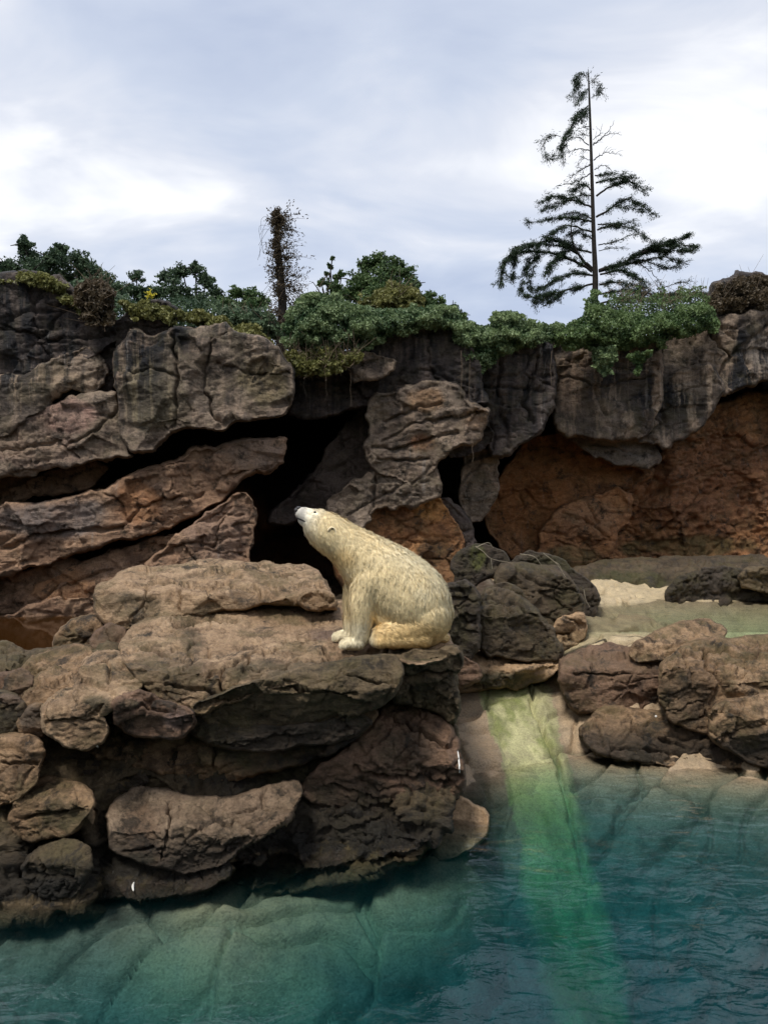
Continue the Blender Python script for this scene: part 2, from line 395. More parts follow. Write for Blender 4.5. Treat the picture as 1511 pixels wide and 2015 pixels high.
# ------------------------------------------------------------------ ground, pool floor, plateau
def grid_mesh(name, xs, ys, zf):
    X, Y = np.meshgrid(xs, ys); Z = zf(X.ravel(), Y.ravel())
    V = np.stack([X.ravel(), Y.ravel(), Z], 1)
    nx, ny = len(xs), len(ys)
    i = (np.arange(ny - 1)[:, None] * nx + np.arange(nx - 1)[None]).ravel()
    return mesh_np(name, V, [np.stack([i, i + 1, i + nx + 1, i + nx], 1)]), V
M['earth'] = simple_mat('earth', (0.10, 0.075, 0.05), .9, .1, .3, 2)
M['grass'] = simple_mat('plateau_grass', (0.055, 0.075, 0.025), .9, .1, .4, 3)
g, _ = grid_mesh('ground', np.linspace(-900, 900, 25), np.linspace(-900, 900, 25), lambda x, y: np.full(len(x), -3.6))
tag(link('ground', g, M['earth']), kind='structure')
def plateau_z(x, y):
    p = np.stack([x / 6, y / 6, 0 * x], 1)
    return np.interp(y, [32.5, 36, 44, 80, 300], [4.2, 8.6, 8.8, 9.6, 9.6]) + .25 * fbm(p, 3, 4)
g, _ = grid_mesh('terrain', np.linspace(-160, 160, 90), np.concatenate([np.linspace(32.5, 80, 50), np.linspace(85, 300, 20)]), plateau_z)
tag(link('terrain', g, M['grass']), kind='structure')
g, _ = grid_mesh('terrain', np.linspace(-120, 120, 50), np.linspace(-90, -6, 40), lambda x, y: np.interp(y, [-90, -30, -13, -9, -6], [11, 10.0, 7.5, 4.0, -3.6]) + .5 * fbm(np.stack([x / 5, y / 5, 0 * x], 1), 3, 2))  # added hill behind the camera, never in view, blocks low sky light
tag(link('terrain', g, M['grass']), kind='structure')

CTRL = []                                   # pool floor: (x, y, z)
def cz(px, py, z):
    D = (CAMZ - z) * F / (py - CY); CTRL.append(((px - CX) / F * D, D, z))
for x, y, z in [(-14, 1, -2.6), (-6, 1, -2.6), (0, 1, -2.6), (6, 1, -2.6), (14, 1, -2.6), (-8, 4, -2.7), (-3, 4, -2.7), (0, 4.3, -2.6), (4.5, 4.5, -2.0), (9, 4.5, -2.0),
                (-6, 5.6, -1.7), (-3.6, 5.4, -1.85), (-2.4, 5.8, -1.35), (-1, 5.8, -1.6), (0, 6.2, -1.7), (-5.5, 6.4, -.5), (-3.8, 6.5, -.3), (-2.6, 6.5, -.45), (-1.5, 6.75, -.16), (-.8, 6.95, -.42), (.1, 7.5, -.45), (-1.5, 7.3, -.2), (-.3, 7.8, -.3), (-1.3, 6.3, -.55), (-.4, 6.5, -.9), (.5, 7.2, -.95), (.6, 7.9, -.35), (1.25, 7.7, -1.2),
                (.85, 8.25, -.22), (1.3, 8.4, -.9), (1.0, 9.3, -.1), (1.0, 10.5, .2), (0.5, 12, .5), (1.2, 7, -1.5), (1.2, 5, -2.1),
                (1.85, 5, -2.0), (1.85, 7, -1.4), (1.95, 8.6, -.75), (2.1, 9.6, -.35), (2.1, 10.4, -.04), (2.1, 11.2, .22), (2.15, 12.3, .62), (2.15, 14, .8),
                (2.6, 9.6, -.55), (2.6, 8.6, -.95), (2.8, 10.8, .02), (2.75, 12.2, .62), (2.4, 7, -1.6), (3.4, 7.5, -1.5), (3.5, 9.0, -.75), (3.3, 10.2, -.1), (3.0, 11.4, .3),
                (5, 6.5, -1.7), (5, 8.4, -.9), (5, 9.6, -.08), (4.2, 9.9, -.05), (4.4, 10.6, .16), (5.5, 10.4, .12), (8, 9.5, -.1), (10, 9, -.2), (12, 8, -.8), (8, 11, .8), (12, 11, 1.0),
                (3.4, 12.6, 1.2), (3.9, 12.2, 1.3), (3.6, 13.5, 1.32), (4.2, 14, 1.34), (5.2, 14.5, 1.34), (4.3, 16, 1.40), (5, 17.6, 1.50), (6.5, 17.8, 1.5), (6.4, 14.0, .75), (7.6, 14.0, .5), (7.2, 16.4, 1.35), (9, 16, 1.3), (6.0, 12.3, 1.2), (8, 12, 1.2),
                (-5, 8, .6), (-3, 8.5, .6), (-1, 9, .6), (-10, 8, .3), (-14, 8, .3), (-9, 11, .25), (-5, 12, .25), (-2, 12.5, .6), (-14, 12, .2), (0, 14, 1.2), (-6, 15.5, .15), (-12, 15.5, .1), (-20, 15, .1),
                (2.5, 15, 1.6), (2.5, 18, 1.9), (6, 19.6, 1.75), (10, 19.6, 1.75), (6, 22, 1.4), (12, 22, 1.3), (14, 17, 1.4), (-14, 22, .1), (-5, 20, .1), (0, 20, 1.2), (0, 26, 1.2), (14, 26, 1.2), (-14, 26, .1), (0, 35, 1.2), (20, 35, 1.2), (-20, 35, .1)]:
    CTRL.append((x, y, z))
CT = np.array(CTRL)
A_ = np.hypot(CT[:, None, 0] - CT[None, :, 0], CT[:, None, 1] - CT[None, :, 1])
n_ = len(CT); K_ = np.zeros((n_ + 1, n_ + 1)); K_[:n_, :n_] = A_; K_[n_, :n_] = 1; K_[:n_, n_] = 1
W_ = np.linalg.solve(K_, np.append(CT[:, 2], 0))
def floor_z(x, y, detail=True):
    z = np.full(len(x), W_[-1])
    for i in range(n_): z = z + W_[i] * np.hypot(x - CT[i, 0], y - CT[i, 1])
    if detail:
        p = np.stack([x, y, 0 * x], 1)
        ramp_ = np.exp(-((x - 2.08) / .42) ** 4) * sstep(14, 13, y)
        k = 1 - .85 * ramp_
        dgl = np.stack([x * .8 + y * .6, -x * .6 + y * .8, 0 * x], 1)
        a1, a2, fc = worley(dgl * np.array([.75, 1.7, 1]) + .25 * np.stack([fbm(p * 2, 2, 3), fbm(p * 2, 2, 6), 0 * x], 1), 33)
        z = z + k * (.10 * fbm(p * .9, 4, 8) + .13 * fc - .13 * np.exp(-((a2 - a1) / .05) ** 2) + .03 * fbm(p * 6, 3, 9))
        z = z + .06 * np.clip(ramp_ * 3, 0, 1)
        # slots at both sides of the concrete ramp
        for x0, ya, yb, dp in ((2.40, 8.6, 13.2, .16), (1.66, 9.2, 13.2, .05)):
            cx_ = x0 + .05 * vnoise(np.stack([y * 1.7, 0 * y, 0 * y], 1), 5) + .03 * vnoise(np.stack([y * 6, 0 * y, 0 * y], 1), 6)
            z = z - dp * np.exp(-((x - cx_) / .028) ** 2) * sstep(ya, ya + .3, y) * sstep(yb, yb - .3, y)
    return z
xs = np.concatenate([np.linspace(-24, -6, 60), np.linspace(-5.95, 6, 420), np.linspace(6.05, 24, 110)])
ys = np.concatenate([np.linspace(-6, 3.4, 12), np.linspace(3.5, 14, 400), np.linspace(14.05, 36, 130)])
me, V = grid_mesh('pool_floor', xs, ys, floor_z)
x, y, z = V.T
C = np.zeros((len(V), 4)); pp = V * np.array([1, 1, 0])
rw = np.interp(y, [5, 8, 10.4, 12.4], [.36, .40, .52, .80]); rc = np.interp(y, [5, 10.4, 12.4], [2.0, 2.08, 1.95])
rp = np.exp(-((x - rc - .10 * fbm(pp * 1.3, 5, 2, .6) - .10 * fbm(pp * 5, 3, 12)) / rw) ** 6) * sstep(13.2, 12.9, y)
C[:, :3] = np.array([.46, .44, .23]); C[:, 3] = rp * .97
uw_ = sstep(10.6, 9.6, y); C[:, :3] = C[:, :3] * (1 - uw_[:, None]) + np.array([.34, .37, .14]) * uw_[:, None]; alg = np.clip(sstep(.02, .42, fbm(pp * np.array([2.4, 1.1, 1]), 5, 19, .6)), 0, 1) * rp
C[:, :3] += alg[:, None] * (np.array([.13, .16, .035]) - C[:, :3]) * .8
sandy = sstep(-.45, .1, z) * (x > 2.6) * (1 - rp)
C[:, :3] = np.where(sandy[:, None] > rp[:, None], np.where((z > .9)[:, None], np.array([.52, .41, .25]), np.array([.44, .32, .20])), C[:, :3]); C[:, 3] = np.maximum(C[:, 3], sandy * .9)
yel = np.maximum(sstep(1, .4, np.hypot((x + 1.35) / 1.3, (y - 6.6) / .55)), sstep(.55, .2, polyline_dist(x, y, np.array([(-1.6, 6.8), (0.1, 7.5), (.9, 8.3), (1.0, 9.3)])))); C[:, :3] = np.where(yel[:, None] > .01, np.array([.42, .32, .19]), C[:, :3]); C[:, 3] = np.maximum(C[:, 3], yel * .8)
bk = sstep(9.5, 10.2, y) * sstep(2.9, 2.3, x) * (1 - sstep(1.0, 1.4, x) * sstep(12.9, 12.5, y)); C[:, :3] = np.where(bk[:, None] > .3, np.array([.05, .03, .018]), C[:, :3]); C[:, 3] = np.maximum(C[:, 3], bk)
lf_ = sstep(.85, 1.05, x) * sstep(1.75, 1.5, x) * sstep(8.4, 9.0, y) * sstep(12.9, 12.4, y); C[:, :3] = np.where((lf_ > C[:, 3])[:, None], np.array([.30, .215, .135]), C[:, :3]); C[:, 3] = np.maximum(C[:, 3], lf_ * .9)
vcol(me, 'tint', C)
M['floor'] = rock_mat('submerged_concrete', (0.25, 0.21, 0.155), (0.18, 0.15, 0.11), (0.12, 0.10, 0.072), moss=0.2, bump=.6, lichen=.2)
tag(link('pool_floor', me, M['floor']), kind='structure')

# ------------------------------------------------------------------ water
def water_mat(name, absorb, dens, scat, sdens, wave=(3.0, .35), ior=1.36, bumpd=.05):
    m, nt = new_mat(name)
    geo = N(nt, 'ShaderNodeNewGeometry'); pos = geo.outputs['Position']
    mp = N(nt, 'ShaderNodeMapping'); mp.inputs['Scale'].default_value = (1.0, 1.9, 1.0); mp.inputs['Rotation'].default_value = (0, 0, math.radians(-18)); L(nt, pos, mp.inputs[0])
    a = N(nt, 'ShaderNodeTexNoise', i_Scale=wave[0], i_Detail=4.0, i_Roughness=0.55, i_Distortion=0.6); L(nt, mp.outputs[0], a.inputs['Vector'])
    b = N(nt, 'ShaderNodeTexNoise', i_Scale=wave[0] * .28, i_Detail=2.0, i_Roughness=0.5); L(nt, pos, b.inputs['Vector'])
    calm = ramp(nt, b.outputs[0], [(0.40, 0.25), (0.62, 1.0)])
    sx = N(nt, 'ShaderNodeSeparateXYZ'); L(nt, pos, sx.inputs[0])
    flow_ = N(nt, 'ShaderNodeMapRange'); flow_.inputs[1].default_value = -1.5; flow_.inputs[2].default_value = 2.0; flow_.inputs[3].default_value = .65; flow_.inputs[4].default_value = 1.15; L(nt, sx.outputs[0], flow_.inputs[0])   # the inflow stirs the pool on the channel side
    calm = mth(nt, 'MULTIPLY', calm, flow_.outputs[0])
    hgt = mth(nt, 'ADD', mth(nt, 'MULTIPLY', a.outputs[0], calm), mth(nt, 'MULTIPLY', b.outputs[0], 1.4))
    bp = N(nt, 'ShaderNodeBump'); bp.inputs['Strength'].default_value = wave[1]; bp.inputs['Distance'].default_value = bumpd
    L(nt, hgt, bp.inputs['Height'])
    fr = N(nt, 'ShaderNodeFresnel'); fr.inputs['IOR'].default_value = ior; L(nt, bp.outputs[0], fr.inputs['Normal'])
    gl = N(nt, 'ShaderNodeBsdfGlossy'); gl.inputs['Roughness'].default_value = 0.04; L(nt, bp.outputs[0], gl.inputs['Normal'])
    tr = N(nt, 'ShaderNodeBsdfTransparent')
    mx = N(nt, 'ShaderNodeMixShader'); L(nt, fr.outputs[0], mx.inputs[0]); L(nt, tr.outputs[0], mx.inputs[1]); L(nt, gl.outputs[0], mx.inputs[2])
    o = N(nt, 'ShaderNodeOutputMaterial'); L(nt, mx.outputs[0], o.inputs[0])
    va = N(nt, 'ShaderNodeVolumeAbsorption'); va.inputs[0].default_value = (*absorb, 1); va.inputs[1].default_value = dens
    if sdens:
        vsn = N(nt, 'ShaderNodeVolumeScatter'); vsn.inputs[0].default_value = (*scat, 1); vsn.inputs[1].default_value = sdens
        ad = N(nt, 'ShaderNodeAddShader'); L(nt, va.outputs[0], ad.inputs[0]); L(nt, vsn.outputs[0], ad.inputs[1]); L(nt, ad.outputs[0], o.inputs[1])
    else: L(nt, va.outputs[0], o.inputs[1])
    return m
def box_mesh(name, x0, x1, y0, y1, z0, z1):
    V = [(x, y, z) for z in (z0, z1) for y in (y0, y1) for x in (x0, x1)]
    q = [[0, 2, 3, 1], [4, 5, 7, 6], [0, 1, 5, 4], [2, 6, 7, 3], [0, 4, 6, 2], [1, 3, 7, 5]]
    me = mesh_np(name, V, [q]); me.polygons.foreach_set('use_smooth', np.zeros(6, bool)); return me
M['pool'] = water_mat('pool_water', (0.03, 0.66, 0.77), 0.95, (0.08, 0.72, 0.80), 0.05, wave=(2.6, .6), ior=1.5, bumpd=.06)
M['upper'] = water_mat('upper_pool_water', (0.45, 0.88, 0.72), 0.22, (0, 0, 0), 0, wave=(3, .12))
M['moat'] = water_mat('muddy_moat_water', (0.62, 0.42, 0.16), 5.0, (0.40, 0.24, 0.09), 0.9, wave=(2, .08))
tag(link('water', box_mesh('water', -23.5, 23.5, -5.5, 12.6, -3.2, 0.0), M['pool']), kind='structure')
tag(link('water', box_mesh('water', 2.9, 23.5, 12.62, 18.6, 0.2, 1.46), M['upper']), kind='structure')
tag(link('water', box_mesh('water', -23.5, -2.5, 9.6, 26, -0.3, 0.64), M['moat']), kind='structure')
tag(link('water', box_mesh('water', 2.5, 23.5, 20.2, 31, 0.8, 1.70), M['moat']), kind='structure')

# ------------------------------------------------------------------ cliff
K = 1.38              # the cliff stands this much farther than a first guess: the sky it lets into the pool's reflection fixes its distance
def wallmesh():
    us = np.arange(-420, 1940, 8.0); vs_ = np.arange(590, 1330, 8.0)
    U, V_ = np.meshgrid(us, vs_); U, V_ = U.ravel(), V_.ravel()
    D = np.interp(U, [-420, 0, 420, 520, 850, 960, 1100, 1511, 1940], [16.8, 16.9, 17.6, 20.5, 21.0, 21.5, 22.4, 23.0, 23.5])
    q = np.stack([U / 90, V_ / 90, 0 * U], 1); D = K * (D + .5 * fbm(q, 4, 66) + .12 * fbm(q * 6, 3, 68))
    top = np.interp(U, [-420, 0, 110, 220, 520, 700, 900, 1080, 1400, 1511, 1940], [560, 560, 590, 640, 690, 690, 660, 690, 660, 630, 620])
    V_ = np.maximum(V_, top)
    Vt = np.stack([(U - CX) / F * D, D, CAMZ - (V_ - CY) / F * D], 1)
    nx = len(us); i = (np.arange(len(vs_) - 1)[:, None] * nx + np.arange(nx - 1)[None]).ravel()
    me = mesh_np('cliff', Vt, [np.stack([i, i + nx, i + nx + 1, i + 1], 1)])
    # top cap running back to the plateau
    t0 = Vt[:nx]; t1 = t0 + np.array([0, 12, 0]); t1[:, 2] = 7.8
    k = np.arange(nx - 1)
    Df = np.interp(us, [-420, 0, 200, 300, 520, 760, 930, 1080, 1250, 1511, 1940], [15.4, 15.4, 15.4, 15.2, 15.6, 16.2, 16.8, 17.6, 18.6, 19.4, 19.8]) * K
    tf = np.stack([(us - CX) / F * Df, Df, CAMZ - (top[:nx] + 32 - CY) / F * Df], 1)          # the rock roof over the hollows
    me2 = mesh_np('cliff_top', np.vstack([t0, t1, tf]), [np.stack([k, k + 1, k + 1 + nx, k + nx], 1), np.stack([k + 2 * nx, k + 1 + 2 * nx, k + 1, k], 1)])
    C = np.zeros((len(Vt), 4))
    for (tx, ty, rx, ry, wg, col) in ((300, 1040, 260, 110, .95, (.30, .13, .05)), (580, 1105, 120, 60, .8, (.12, .05, .022)), (1300, 930, 290, 200, 1.0, (.34, .15, .06)), (1250, 1080, 420, 35, .7, (.12, .11, .03))):
        e = np.hypot((U - tx) / rx, (V_ - ty) / ry) + .3 * fbm(q * 2, 3, 5); wv = wg * sstep(1.1, .7, e)
        C[:, :3] = np.where(wv[:, None] > C[:, 3:4], np.array(col), C[:, :3]); C[:, 3] = np.maximum(C[:, 3], wv)
    vcol(me, 'tint', C)
    vcol(me2, 'tint', np.zeros((3 * nx, 4)))
    return me, me2
wm, wt = wallmesh()
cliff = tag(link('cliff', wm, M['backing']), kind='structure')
link('cliff_top', wt, M['earth'], cliff)
def CB(poly, D, mat='cliff', **k):
    k.setdefault('step', 2.7); k.setdefault('fs', .9); k.setdefault('T', .55); k.setdefault('R', 55); k.setdefault('Tb', 2.2); k.setdefault('crk', .09); k.setdefault('strata', .03); k.setdefault('wob', 16); k.setdefault('grow', 10); k.setdefault('p', 3.2)
    k.setdefault('amp', .42); k.setdefault('fac', .13); k['T'] *= .8 * K; k['R'] *= .55; D *= K
    for a in ('Tb', 'fs', 'crk', 'strata'): k[a] *= K
    k['cracks'] = [(p_, w_, d_ * K) for p_, w_, d_ in k.get('cracks', ())]
    return rock('rock_block', poly, D, mat, parent=cliff, **k)
OR, GY, TN, PK = (.36, .15, .05), (.22, .19, .16), (.36, .265, .18), (.40, .24, .19)
# left, from the top
CB([(-260, 560), (0, 545), (60, 536), (115, 558), (165, 602), (222, 642), (232, 668), (150, 715), (60, 745), (0, 755), (-260, 800)], 14.7, 'cliffdark', R=70, cracks=[([(0, 640), (90, 670), (230, 655)], 3, .08), ([(60, 560), (80, 680), (120, 740)], 3, .06)])
CB([(-260, 780), (0, 745), (60, 735), (150, 690), (195, 690), (215, 760), (110, 775), (60, 822), (0, 858), (-260, 930)], 14.5, 'cliff', grow=4, tints=[(70, 760, 130, 50, TN, .9)])
CB([(128, 690), (150, 655), (200, 640), (232, 660), (235, 760), (180, 778), (110, 782)], 14.9, 'cliffdark', T=.4, R=35)
CB([(228, 680), (250, 625), (300, 598), (345, 610), (350, 640), (300, 668), (240, 690)], 14.5, 'cliffdark', T=.4, R=35)
CB([(228, 690), (250, 665), (320, 655), (420, 640), (500, 655), (555, 700), (580, 745), (578, 795), (510, 828), (420, 838), (350, 850), (295, 888), (255, 898), (240, 850), (230, 760)], 14.0, 'cliff', T=.8, R=70, grow=5,
   cracks=[([(340, 660), (350, 740), (340, 850)], 4, .12), ([(420, 660), (400, 760), (430, 830)], 4, .10), ([(240, 735), (300, 725), (350, 740)], 3, .07), ([(430, 720), (520, 740), (570, 735)], 3, .08)],
   tints=[(300, 770, 70, 90, (0.272, 0.224, 0.136), .8), (520, 750, 60, 60, (0.240, 0.184, 0.096), .8)])
CB([(-260, 925), (0, 850), (70, 812), (125, 788), (200, 772), (240, 775), (252, 880), (262, 895), (150, 912), (60, 932), (0, 946), (-260, 1010)], 14.4, 'cliff', T=.5, R=40, grow=3,
   cracks=[([(0, 885), (110, 870), (150, 900)], 3, .08), ([(240, 790), (200, 840), (130, 880)], 3, .08)], tints=[(130, 820, 90, 40, PK, .8), (60, 880, 110, 50, TN, .7)])
CB([(-260, 1020), (0, 948), (130, 926), (200, 915), (180, 955), (100, 968), (0, 990), (-260, 1070)], 15.5, 'cliffbrown', T=.4, R=30)
CB([(-260, 1080), (0, 996), (100, 984), (180, 970), (270, 932), (340, 902), (420, 872), (545, 856), (566, 872), (562, 900), (535, 925), (470, 950), (425, 1000), (350, 1035), (300, 1045), (200, 1072), (100, 1102), (0, 1136), (-260, 1190)], 14.55, 'cliffbrown', T=.7, R=55, grow=3,
   cracks=[([(560, 905), (480, 930), (440, 945)], 4, .12), ([(400, 970), (270, 1000), (240, 1040)], 4, .10), ([(0, 1080), (60, 1060), (160, 1045), (240, 1040)], 5, .12), ([(180, 955), (230, 985), (250, 1030)], 3, .07)],
   tints=[(490, 885, 90, 45, (0.304, 0.216, 0.160), .9), (270, 985, 70, 60, OR, .8), (110, 1020, 130, 50, (0.192, 0.157, 0.141), .9)])
CB([(-260, 1195), (0, 1140), (80, 1118), (140, 1105), (170, 1130), (90, 1170), (0, 1216), (-260, 1260)], 15.2, 'cliffbrown', T=.4, R=30)
CB([(40, 1225), (70, 1160), (150, 1120), (250, 1085), (330, 1052), (340, 1075), (280, 1110), (200, 1150), (190, 1225)], 15.0, 'cliffbrown', T=.5, R=35, cracks=[([(60, 1190), (130, 1150), (220, 1120)], 3, .08)], tints=[(120, 1150, 90, 50, (0.320, 0.168, 0.080), .8)])
CB([(-260, 1245), (-100, 1225), (30, 1212), (90, 1190), (195, 1185), (200, 1240), (100, 1245), (-260, 1300)], 14.7, 'cliffbrown', T=.4, R=25)
CB([(292, 1125), (330, 1080), (395, 1032), (450, 985), (480, 974), (500, 992), (502, 1015), (490, 1065), (482, 1130)], 14.3, 'cliffbrown', T=.35, R=28, fac=.14,
   cracks=[([(300, 1105), (360, 1068), (420, 1075), (440, 1020)], 3, .09), ([(360, 1068), (385, 1110)], 3, .07), ([(420, 1075), (450, 1060), (495, 1050)], 3, .06)], tints=[(420, 1050, 90, 70, (0.320, 0.208, 0.147), .9)])
# centre
CB([(560, 745), (600, 735), (700, 705), (760, 660), (830, 640), (900, 655), (935, 700), (950, 790), (935, 800), (870, 762), (790, 764), (720, 790), (640, 812), (580, 815), (575, 790)], 15.6, 'cliffdark', T=.7, R=55, cracks=[([(720, 700), (700, 760), (720, 790)], 4, .1), ([(850, 650), (840, 720), (870, 760)], 3, .08), ([(740, 740), (840, 730), (930, 760)], 3, .07)])
CB([(690, 730), (700, 712), (745, 705), (775, 712), (765, 735), (710, 745)], 15.0, 'cliff', T=.3, R=20)
CB([(530, 1022), (590, 965), (640, 900), (700, 815), (740, 790), (760, 850), (755, 925), (700, 955), (660, 968), (620, 1005), (560, 1026)], 16.6, 'cliffdark', T=.5, R=40, cracks=[([(560, 1000), (640, 910), (690, 860)], 3, .09), ([(640, 930), (740, 880)], 3, .06)], tints=[(690, 900, 90, 90, (0.184, 0.141, 0.115), .9)])
CB([(728, 830), (735, 785), (775, 765), (830, 757), (880, 763), (920, 790), (955, 800), (958, 835), (930, 865), (888, 872), (868, 890), (848, 928), (800, 938), (750, 932), (732, 890)], 15.3, 'cliff', T=.6, R=50, fac=.08,
   cracks=[([(735, 880), (780, 885), (830, 870), (900, 850)], 4, .12), ([(760, 830), (820, 800), (870, 790)], 4, .10), ([(750, 870), (800, 840), (850, 825)], 3, .08), ([(850, 830), (900, 820), (950, 815)], 4, .09), ([(745, 905), (840, 905)], 4, .1)],
   tints=[(840, 785, 45, 28, (0.320, 0.192, 0.104), .9), (830, 870, 35, 25, (0.240, 0.104, 0.048), .9), (935, 820, 30, 25, (0.336, 0.224, 0.144), .8)])
CB([(880, 870), (925, 862), (950, 840), (962, 850), (945, 880), (905, 892), (880, 888)], 15.9, 'cliffdark', T=.3, R=20)
CB([(640, 1012), (690, 962), (735, 935), (800, 928), (850, 924), (866, 950), (862, 980), (800, 988), (745, 998), (715, 1030), (680, 1045)], 15.5, 'cliff', T=.45, R=32, cracks=[([(740, 940), (735, 1000)], 4, .10), ([(800, 950), (750, 975), (680, 1015)], 3, .08)], tints=[(760, 965, 120, 40, (0.168, 0.131, 0.099), .8)])
CB([(660, 1080), (700, 1034), (745, 998), (800, 986), (855, 980), (880, 1005), (905, 1065), (915, 1120), (920, 1200), (700, 1200)], 15.9, 'orange', T=.6, R=45, cracks=[([(760, 1010), (800, 1040), (860, 1030)], 3, .05), ([(760, 1060), (850, 1070), (900, 1060)], 3, .06)], tints=[(850, 1000, 40, 30, (0.544, 0.272, 0.088), .9), (860, 1110, 60, 70, (0.080, 0.048, 0.026), .85)])
CB([(868, 985), (885, 990), (920, 1045), (925, 1085), (905, 1090), (890, 1040)], 16.2, 'cliffdark', T=.25, R=16)
CB([(915, 700), (940, 675), (1000, 672), (1070, 680), (1085, 700), (1083, 790), (1060, 830), (1010, 880), (975, 900), (960, 880), (962, 820), (945, 790)], 16.4, 'cliffdark', T=.6, R=45, cracks=[([(985, 690), (980, 780), (1000, 880)], 4, .1), ([(1060, 700), (1030, 790), (1050, 830)], 4, .1), ([(950, 760), (1070, 770)], 3, .08)])
CB([(912, 935), (925, 890), (955, 885), (975, 905), (968, 980), (950, 1018), (920, 1020), (908, 985)], 17.0, 'cliff', T=.4, R=25, tints=[(938, 970, 40, 60, (0.160, 0.128, 0.096), .9)])
# right
CB([(1082, 700), (1105, 672), (1180, 660), (1290, 668), (1300, 700), (1292, 800), (1270, 850), (1220, 866), (1165, 862), (1110, 852), (1085, 800)], 17.8, 'cliff', T=.8, R=60, cracks=[([(1180, 690), (1170, 760), (1190, 815)], 4, .1), ([(1100, 740), (1180, 760), (1290, 740)], 3, .08)], tints=[(1130, 760, 70, 70, (0.160, 0.106, 0.072), .8), (1235, 780, 55, 40, (0.240, 0.192, 0.152), .8)])
CB([(1255, 800), (1290, 745), (1340, 735), (1400, 720), (1412, 760), (1405, 790), (1372, 830), (1318, 862), (1265, 872), (1235, 850)], 18.2, 'cliff', T=.6, R=40, cracks=[([(1290, 760), (1310, 830), (1270, 860)], 4, .1)], tints=[(1345, 785, 60, 40, (0.288, 0.232, 0.176), .85)])
CB([(1270, 700), (1300, 665), (1400, 640), (1511, 612), (1760, 600), (1760, 760), (1511, 742), (1465, 752), (1410, 780), (1400, 725), (1340, 735), (1290, 742)], 18.4, 'cliff', T=.8, R=50, cracks=[([(1400, 650), (1440, 700), (1400, 760)], 5, .14), ([(1440, 700), (1511, 640)], 5, .12), ([(1470, 680), (1480, 750)], 4, .1)], tints=[(1490, 690, 50, 50, (0.304, 0.256, 0.216), .8)])
CB([(1120, 852), (1170, 848), (1280, 862), (1292, 890), (1286, 920), (1240, 918), (1160, 885)], 18.6, 'cliff', T=.4, R=22, cracks=[([(1150, 870), (1240, 890), (1285, 895)], 3, .07)], tints=[(1230, 888, 90, 40, (0.208, 0.176, 0.152), .9)])
CB([(1060, 1105), (1075, 1050), (1095, 1010), (1150, 985), (1215, 966), (1236, 985), (1230, 1010), (1205, 1060), (1190, 1105)], 19.3, 'orange', T=.5, R=35, cracks=[([(1110, 1010), (1170, 1030), (1200, 1060)], 3, .09), ([(1150, 985), (1180, 1030)], 3, .06)], tints=[(1160, 1020, 80, 45, (0.336, 0.184, 0.096), .9), (1120, 1090, 70, 25, (0.128, 0.112, 0.040), .8)])
CB([(1000, 1090), (960, 1040), (975, 960), (1010, 895), (1080, 855), (1160, 860), (1290, 915), (1240, 970), (1150, 990), (1095, 1010), (1070, 1060), (1060, 1105)], 19.7, 'orange', T=.7, R=60, tints=[(1050, 990, 110, 90, (0.352, 0.144, 0.048), .8)])
CB([(1190, 1110), (1210, 1050), (1240, 970), (1300, 890), (1370, 835), (1420, 790), (1511, 775), (1760, 780), (1760, 1120), (1511, 1108)], 19.9, 'orange', T=.8, R=70, fac=.16, amp=1.6,
   cracks=[([(1240, 1000), (1300, 960), (1380, 930), (1511, 880)], 4, .12), ([(1300, 1050), (1360, 990), (1420, 960)], 5, .14), ([(1320, 880), (1420, 860), (1511, 850)], 3, .09)], tints=[(1400, 940, 200, 120, (0.264, 0.120, 0.061), .7), (1350, 1075, 180, 28, (0.120, 0.106, 0.035), .8)])
CB([(1392, 620), (1400, 580), (1440, 548), (1500, 542), (1530, 560), (1530, 640), (1420, 650)], 19.2, 'cliffdark', T=.5, R=30)

# ------------------------------------------------------------------ the rock the bear sits on
oc = empty('rock_outcrop', P(500, 1720, 7.6))
tag(oc, 'layered tan rock outcrop rising from the pool with the bear on its ledge', 'rock')
def OC(name, poly, D, mat='tan', **k):
    k.setdefault('step', 2.6); k.setdefault('T', .3); k['R'] = k.get('R', 40) * .7; k.setdefault('p', 3.0)
    return rock(name, poly, D, mat, parent=oc, **k)
OC('rock_slab', [(185, 1165), (215, 1140), (300, 1117), (420, 1111), (560, 1115), (612, 1125), (642, 1152), (658, 1185), (640, 1194), (560, 1184), (500, 1186), (430, 1200), (340, 1212), (280, 1230), (235, 1240), (205, 1228), (190, 1200)],
   [(1105, 11.6), (1118, 11.1), (1145, 10.2), (1160, 9.75), (1240, 9.5)], T=.4, R=26, Tb=1.2, cracks=[([(292, 1160), (285, 1190), (260, 1215)], 2.5, .07), ([(290, 1155), (340, 1148), (440, 1150), (520, 1175)], 2.2, .05), ([(358, 1165), (355, 1200)], 2.5, .06), ([(500, 1160), (515, 1165), (512, 1182)], 2.5, .05)], tints=[(250, 1190, 80, 30, (.05, .045, .025), .6)])
